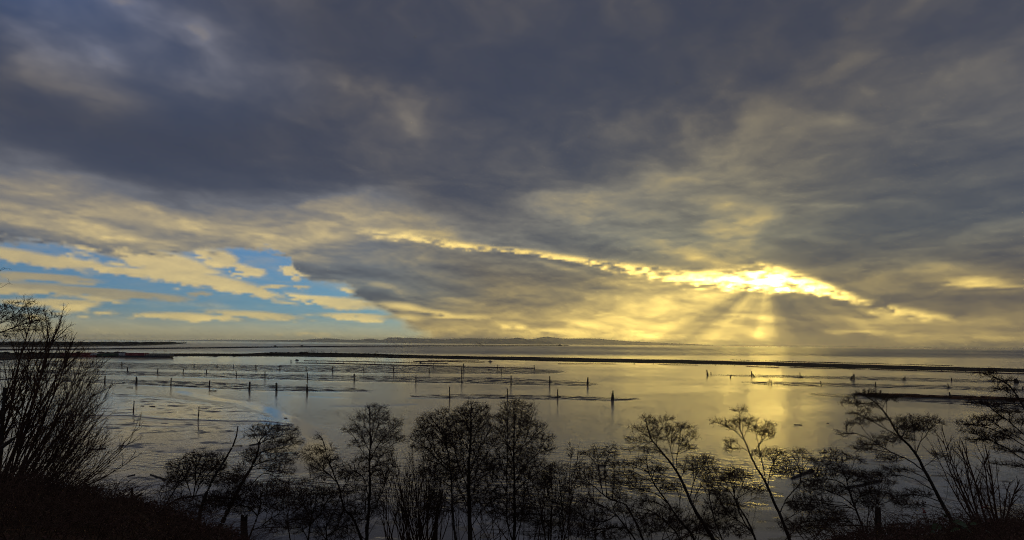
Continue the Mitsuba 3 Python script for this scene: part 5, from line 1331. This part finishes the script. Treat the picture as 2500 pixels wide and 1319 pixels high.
# ------------------------------------------------------------------ shrubs of many rising shoots
def shoot(tb, g, base, d, L, r, lev, curve, bend, spread, cones, nkid, sides=4):
    n = 9 if lev == 0 else 6 if lev == 1 else 4
    p = [np.array(base, float)]
    d = np.array(d, float) / np.linalg.norm(d)
    st = L / (n - 1)
    for i in range(n - 1):
        d = d + curve * st / max(L, .01) * bend + g.normal(0, .045 + .02 * lev, 3)
        d /= np.linalg.norm(d)
        p.append(p[-1] + d * st)
    p = np.array(p)
    tb.add(p, np.linspace(r, r * .28, n), sides)
    if lev >= 2:
        if cones and g.random() < cones:
            cones_list.append(p[-1]); cones_list.append(p[-2])
        return
    for _ in range(g.poisson(nkid[lev])):
        t = g.uniform(.22, .97) ** .8
        i = min(int(t * (n - 1)), n - 2)
        o = p[i] + (p[i + 1] - p[i]) * (t * (n - 1) - i)
        dd = p[i + 1] - p[i]
        dd = dd / np.linalg.norm(dd)
        q = g.normal(0, 1, 3); q -= q @ dd * dd; q /= np.linalg.norm(q)
        a = math.radians(g.uniform(16, 42)) * spread
        shoot(tb, g, o, dd * math.cos(a) + q * math.sin(a), L * (1 - t * .62) * g.uniform(.28, .52), max(r * .48 * (1 - t * .4), .0022), lev + 1, curve * .6, bend, spread, cones, nkid, 3)


cones_list = []


def shrub(label, stems, D, seed, r_px=1.5, nkid=(9, 4), spread=1.0, cones=.3, curve=(0, 0, .6), group=None, name='shrub', mat='mat_shoot'):
    """stems: (foot px, foot py, tip px, tip py) in the photograph, at about D metres."""
    g = np.random.default_rng(seed)
    k = thing(name, label, 'shrub', group)
    s = D / F
    fine = Tubes()
    del cones_list[:]
    for (bx, by, tx, ty) in stems:
        Dj = D * g.uniform(.94, 1.06)
        a, b = pt(bx, by, Dj), pt(tx, ty, Dj * g.uniform(.97, 1.03))
        gz = float(terrain(a[0], a[1]))
        L = np.linalg.norm(b - a)
        c = np.array(curve, float)
        d = (b - a) / L - .5 * c * .9
        d /= np.linalg.norm(d)
        if a[2] > gz:
            e = a - d * min((a[2] - gz + .3) / max(d[2], .35), 4)
        else:
            e = a
        tb = Tubes()
        st0 = fine.n
        r = r_px * s * g.uniform(.75, 1.3)
        tb.add([e, a], [r * 1.1, r], 5)
        n = 9
        p = [a]
        dd = d.copy()
        for i in range(n - 1):
            dd = dd + c / (n - 1) * .9 + g.normal(0, .035, 3)
            dd /= np.linalg.norm(dd)
            p.append(p[-1] + dd * L / (n - 1))
        p = np.array(p)
        tb.add(p, np.linspace(r, r * .28, n), 5)
        part(k, 'stem', tb.mesh(), mat, smooth=True)
        for _ in range(g.poisson(nkid[0])):
            t = g.uniform(.15, .98) ** .85
            i = min(int(t * (n - 1)), n - 2)
            o = p[i] + (p[i + 1] - p[i]) * (t * (n - 1) - i)
            v = p[i + 1] - p[i]; v = v / np.linalg.norm(v)
            q = g.normal(0, 1, 3); q -= q @ v * v; q /= np.linalg.norm(q)
            w = math.radians(g.uniform(14, 38)) * spread
            shoot(fine, g, o, v * math.cos(w) + q * math.sin(w), L * (1 - t * .6) * g.uniform(.25, .5), max(r * .45, .0025), 1, c * .6, 1.0, spread, cones, (0, nkid[1]), 3)
    if cones_list:
        q = np.array(cones_list)
        fine.cones(q, g.uniform(.4, .8, len(q)) * s, g.uniform(1.2, 2.6, len(q)) * s)
    part(k, 'crown', fine.mesh(), mat, kind='stuff')


# the leaning thicket at the left edge: eight bushes of shoots rising to the right
g0 = np.random.default_rng(5)


def lean(x0, x1, n, tips, jit=14):
    out = []
    for i in range(n):
        t = (i + g0.uniform(0, 1)) / n
        bx = x0 + (x1 - x0) * t
        tx = np.interp(t, np.linspace(0, 1, len(tips)), [q[0] for q in tips]) + g0.normal(0, jit)
        ty = np.interp(t, np.linspace(0, 1, len(tips)), [q[1] for q in tips]) + g0.normal(0, jit)
        by = np.interp(bx, [-200, 0, 120, 220], [1190, 1190, 1200, 1210])
        out.append((bx, by + g0.uniform(-5, 12), tx, ty))
    return out


shrub('tall leaning bush at the left edge, its thick dark stems rising to the highest twigs', [(-30, 1180, 60, 850), (10, 1190, 110, 800), (20, 1195, 165, 812), (-60, 1180, 75, 770), (0, 1190, 150, 850), (36, 1195, 150, 880)], 15.2, 101, r_px=3.0, nkid=(11, 5), cones=.5, curve=(.10, 0, .30))
shrub('dense leaning bush behind the thick-stemmed one at the left edge', lean(-90, 30, 11, [(20, 900), (100, 830), (172, 846)]), 16.5, 102, r_px=2.0, nkid=(13, 6), curve=(.05, 0, .3))
shrub('bush of long straight shoots fanning right over the left mudflat', lean(-20, 90, 11, [(150, 860), (200, 890), (232, 930)]), 15.8, 103, r_px=1.9, nkid=(12, 6), curve=(.05, 0, .35))
shrub('bush of shoots ending level with the front piling row at the left', lean(10, 120, 11, [(215, 920), (245, 960), (252, 1010)]), 15.0, 104, r_px=1.8, nkid=(12, 6), curve=(.0, 0, .4))
shrub('lower bush of red-brown shoots spreading right above the left bank', lean(30, 150, 11, [(240, 985), (255, 1040), (245, 1090)]), 14.6, 105, r_px=1.4, nkid=(10, 5), curve=(-.05, 0, .5))
shrub('thick red-brown brush at the foot of the leaning bushes', lean(-20, 150, 13, [(60, 1010), (150, 1030), (225, 1110)], 25), 14.2, 106, r_px=1.1, nkid=(9, 5), spread=1.25, curve=(-.05, 0, .5))
shrub('shadowy brush filling the lower left edge under the leaning bushes', lean(-150, 90, 14, [(-60, 1000), (60, 1040), (190, 1140)], 30), 13.6, 107, r_px=1.1, nkid=(9, 5), spread=1.3, curve=(0, 0, .4))
shrub('leggy bush with one long branch reaching right over the pale pool', [(165, 1200, 372, 1046), (170, 1198, 335, 1090), (178, 1198, 300, 1082), (182, 1200, 333, 1108)], 15.0, 108, r_px=1.9, nkid=(9, 4), cones=.6, curve=(-.05, 0, .35))
shrub('bush of fine grey shoots filling the upper right of the leaning thicket', lean(0, 110, 12, [(110, 870), (190, 895), (240, 960)], 20), 17.5, 109, r_px=1.2, nkid=(11, 5), spread=1.15, curve=(.03, 0, .35))
shrub('bush of fine shoots in the middle of the leaning thicket', lean(40, 150, 12, [(150, 960), (215, 1000), (238, 1075)], 20), 17.0, 110, r_px=1.1, nkid=(11, 5), spread=1.2, curve=(-.03, 0, .45))
# multi-stemmed bushes among the trees
shrub('thicket of many fine upright stems between the tall straight tree and the thick trunk', [(1000 + .45 * q + g0.normal(0, 20), 1330, 1000 + q, 1108 + abs(q) * .35 + g0.uniform(-25, 60)) for q in np.linspace(-85, 95, 38)], 51, 111, r_px=1.25, nkid=(9, 4), cones=.3, curve=(0, 0, .35))
shrub('second thicket of fine stems filling in left of the thick trunk', [(1040 + .5 * q + g0.normal(0, 25), 1330, 1040 + q, 1150 + abs(q) * .3 + g0.uniform(-20, 50)) for q in np.linspace(-80, 80, 34)], 53, 112, r_px=1.15, nkid=(9, 4), cones=.3, curve=(0, 0, .3))
shrub('brushy undergrowth at the bottom between the thick trunk and the twin stems', [(1200 + g0.normal(0, 40), 1335, 1200 + q, 1175 + g0.uniform(-30, 60)) for q in np.linspace(-110, 130, 20)], 52, 113, r_px=1.0, nkid=(8, 5), spread=1.5, cones=.3, curve=(0, 0, .1))
shrub('brushy undergrowth at the bottom below the thin saplings', [(1385 + .6 * q + g0.normal(0, 25), 1335, 1390 + q, 1150 + g0.uniform(-40, 70)) for q in np.linspace(-110, 60, 22)], 49, 114, r_px=1.1, nkid=(9, 4), spread=1.1, cones=.3, curve=(0, 0, .1))
shrub('brushy undergrowth at the bottom under the curved trunk', [(850 + g0.normal(0, 50), 1335, 850 + q, 1225 + g0.uniform(-30, 50)) for q in np.linspace(-130, 110, 14)], 48, 115, r_px=1.0, nkid=(8, 5), spread=1.5, cones=.3, curve=(0, 0, .1))
shrub('brushy undergrowth at the bottom left of the forked tree', [(1640 + g0.normal(0, 70), 1335, 1640 + q, 1225 + g0.uniform(-40, 50)) for q in np.linspace(-130, 230, 20)], 47, 116, r_px=1.0, nkid=(8, 5), spread=1.5, cones=.3, curve=(0, 0, .1))
shrub('low brush along the left end of the right bank', [(2020 + g0.normal(0, 60), 1325, 2020 + q, 1262 + g0.uniform(-25, 25)) for q in np.linspace(-120, 110, 20)], 30, 117, r_px=1.0, nkid=(8, 5), spread=1.6, cones=.5, curve=(0, 0, .1))
shrub('bush of long stems curving up to the left, right of the tall leaning tree', [(2418, 1318, 2316, 1036), (2405, 1305, 2300, 1060), (2412, 1310, 2338, 1090), (2396, 1292, 2290, 1100), (2425, 1318, 2352, 1075), (2390, 1290, 2310, 1130), (2400, 1290, 2280, 1075)], 22, 118, r_px=2.3, nkid=(9, 4), cones=.5, curve=(.12, 0, .3))
shrub('bush of upright grey stems at lower right, near the right edge', [(2440, 1300, 2348, 1072), (2443, 1298, 2400, 1090), (2446, 1296, 2420, 1100), (2450, 1296, 2445, 1140), (2452, 1296, 2488, 1168), (2448, 1296, 2462, 1180), (2440, 1296, 2375, 1105), (2455, 1300, 2470, 1215)], 20, 119, r_px=2.1, nkid=(8, 4), cones=.5, curve=(.04, 0, .35))
shrub('low bare twigs at the lower right corner', [(2480 + g0.normal(0, 30), 1310, 2480 + q, 1200 + g0.uniform(-20, 60)) for q in np.linspace(-60, 50, 8)], 16.5, 120, r_px=1.0, nkid=(7, 4), cones=.2, curve=(0, 0, .2))
shrub('pale dry stalks standing in front of the left bank', [(205, 1330, 262, 1205), (190, 1330, 230, 1225), (215, 1330, 290, 1235), (222, 1330, 305, 1260), (175, 1330, 205, 1215), (240, 1330, 275, 1220)], 11.5, 121, r_px=.9, nkid=(4, 2), cones=0, curve=(0, 0, .2), mat='mat_dry_stalk')
shrub('sparse pale stalks at the bottom left of the bank', [(q, 1335, q + g0.normal(12, 18), 1235 + g0.uniform(-30, 50)) for q in np.linspace(10, 160, 9)], 10.5, 122, r_px=.8, nkid=(3, 2), cones=0, curve=(0, 0, .2), mat='mat_dry_stalk')
shrub('scattered dry stems on the right part of the left bank', [(q, 1335, q + g0.normal(20, 22), 1262 + g0.uniform(-20, 40)) for q in np.linspace(300, 560, 12)], 14, 123, r_px=.8, nkid=(4, 2), cones=0, curve=(0, 0, .2), mat='mat_dry_stalk')

# ------------------------------------------------------------------ bramble cover on the bluff
g = np.random.default_rng(77)
tb = Tubes()
lv, lf, ln = [], [], 0


def cover(n, ulo, uhi, dlo, dhi, canes):
    global ln
    u = g.uniform(ulo, uhi, n)
    dc = np.interp(u, CREST[:, 0], CREST[:, 2])
    y = dc * np.sqrt(g.uniform(dlo, dhi, n))
    x = u * y
    z = terrain(x, y) + np.abs(g.normal(0, .10, n)) * (y / 14) + .03
    keep = meshkit.noise(np.stack([x * 1.1, y * 1.1, x * 0], -1), 12) > .38
    x, y, z = x[keep], y[keep], z[keep]; n = len(x)
    L = g.uniform(.03, .085, n) * (y / 12)
    a = g.uniform(0, 2 * np.pi, n)
    tip = np.stack([np.cos(a), np.sin(a), g.normal(.2, .5, n)], 1); tip /= np.linalg.norm(tip, axis=1, keepdims=True)
    sd_ = np.cross(tip, g.normal(0, 1, (n, 3))); sd_ /= np.linalg.norm(sd_, axis=1, keepdims=True) + 1e-9
    c = np.stack([x, y, z], 1)
    v = np.stack([c, c + tip * (L * .5)[:, None] + sd_ * (L * .34)[:, None], c + tip * L[:, None], c + tip * (L * .5)[:, None] - sd_ * (L * .34)[:, None]], 1).reshape(-1, 3)
    o = np.arange(n)[:, None] * 4 + ln
    lv.append(v); lf.append(np.vstack([o + [0, 1, 2], o + [0, 2, 3]])); ln += len(v)
    for i in range(canes):
        uu = g.uniform(ulo, uhi)
        yy = np.interp(uu, CREST[:, 0], CREST[:, 2]) * math.sqrt(g.uniform(dlo, dhi))
        p0 = np.array([uu * yy, yy, 0]); p0[2] = float(terrain(p0[0], p0[1])) - .03
        a = g.uniform(0, 2 * np.pi); Lc = g.uniform(.35, 1.5); hc = g.uniform(.10, .5)
        t = np.linspace(0, 1, 6)
        q = p0 + np.stack([np.cos(a) * Lc * t, np.sin(a) * Lc * t * .6, 4 * hc * t * (1 - .62 * t)], 1) + g.normal(0, .02, (6, 3))
        tb.add(q, np.linspace(.007, .003, 6), 3)


cover(20000, -1.0, -.44, .30, 1.06, 2000)
cover(9000, .55, 1.0, .45, 1.06, 1000)
struct('bramble_leaves', concat(zip(lv, [f - 0 for f in [np.vstack(lf)]])) if False else (np.vstack(lv), np.vstack(lf)), 'mat_bramble_leaf', label='withered red-brown bramble leaves covering the bluff', kind='stuff')
n = 5200
u = np.where(g.random(n) < .68, g.uniform(-1.0, -.45, n), g.uniform(.56, 1.0, n))
y = np.interp(u, CREST[:, 0], CREST[:, 2]) * np.sqrt(g.uniform(.28, 1.03, n))
c = np.stack([u * y, y, terrain(u * y, y)], 1)
d = np.stack([g.normal(.25, .35, n), g.normal(0, .35, n), np.ones(n)], 1); d /= np.linalg.norm(d, axis=1, keepdims=True)
gr = Tubes(); gr.twigs(c, d, g.uniform(.15, .75, n) ** 1.4 * .8, g.uniform(.0025, .0055, n))
struct('dry_grass', gr.mesh(), 'mat_dry_stalk', label='thin dead grass stems on the bluff', kind='stuff')
struct('bramble_canes', tb.mesh(), 'mat_shoot', label='tangled bramble canes over the bluff', kind='stuff')


# broad green leaves and red hips at the lower right
def leaf_mesh(c, tip, up, L, W, fold=.25):
    tip = tip / np.linalg.norm(tip); s = np.cross(tip, up); s /= np.linalg.norm(s); nn = np.cross(s, tip)
    pts, f = [], []
    m = 7
    for i in range(m):
        t = i / (m - 1)
        w = W * math.sin(math.pi * min(1, t * .93 + .05)) ** .8
        mid = c + tip * L * t - nn * L * .22 * t * t
        pts += [mid - s * w + nn * fold * w, mid, mid + s * w + nn * fold * w]
    for i in range(m - 1):
        for j in range(2):
            a = i * 3 + j
            f += [[a, a + 1, a + 4], [a, a + 4, a + 3]]
    return np.array(pts), np.array(f)


k = thing('bramble_plant', 'low plant with a few broad green leaves on the right bank', 'plant')
D = 13.0
tb = Tubes()
for i, (px, py, L, ax, az) in enumerate([(2310, 1262, .20, -.3, .5), (2330, 1275, .30, 1, -.05), (2300, 1283, .24, -1, -.1), (2350, 1288, .22, .8, -.2), (2290, 1300, .18, -.9, .2), (2372, 1280, .15, .7, .3), (2325, 1298, .2, .3, .4), (2420, 1300, .14, -.6, .3)]):
    c = pt(px, py, D)
    part(k, 'leaf', leaf_mesh(c, np.array([ax, -.35, az]), np.array([.1, -.5, 1.]), L, L * .36), 'mat_green_leaf', smooth=True)
    root = pt(2330, 1318, D); root[2] = float(terrain(root[0], root[1])) - .05
    tb.add([root, (root + c) / 2 + [0, 0, .06], c], [.006, .005, .004], 4)
part(k, 'stalks', tb.mesh(), 'mat_shoot')
for i, (px, py) in enumerate(((2261, 1249), (2411, 1237), (2256, 1226))):
    c = pt(px, py, 20.0)
    k = thing('hip_cluster', f'tiny red hips on a twig at lower right, {("lower left", "right", "upper left")[i]} of the three clusters', 'hips', 'red hips among the right twigs')
    tb = Tubes()
    foot = pt(px + 12, 1300, 20.0); foot[2] = float(terrain(foot[0], foot[1])) - .1
    tb.add([foot, (foot + c) / 2 + [.05, 0, .1], c + [0, 0, .05]], [.006, .004, .003], 4)
    part(k, 'stalk', tb.mesh(), 'mat_shoot')
    for q in range(5):
        m = trimesh.creation.icosphere(1, .028)
        m.apply_translation(c + g.normal(0, .035, 3))
        part(k, 'hip', m, 'mat_red_berry' if i < 2 else 'mat_twig', smooth=True)


# ------------------------------------------------------------------ the air over the bay
scene['haze_air'] = {'type': 'homogeneous', 'albedo': {'type': 'rgb', 'value': [.97, .97, .97]}, 'sigma_t': 1.7e-5, 'phase': {'type': 'hg', 'g': .85}}
scene['haze'] = {'type': 'cube', 'to_world': T().translate([0, 36500, 296]).scale([96000, 38500, 304]), 'bsdf': {'type': 'null'}, 'interior': {'type': 'ref', 'id': 'haze_air'}}
labels['haze'] = {'label': 'thin haze over the bay', 'kind': 'stuff'}
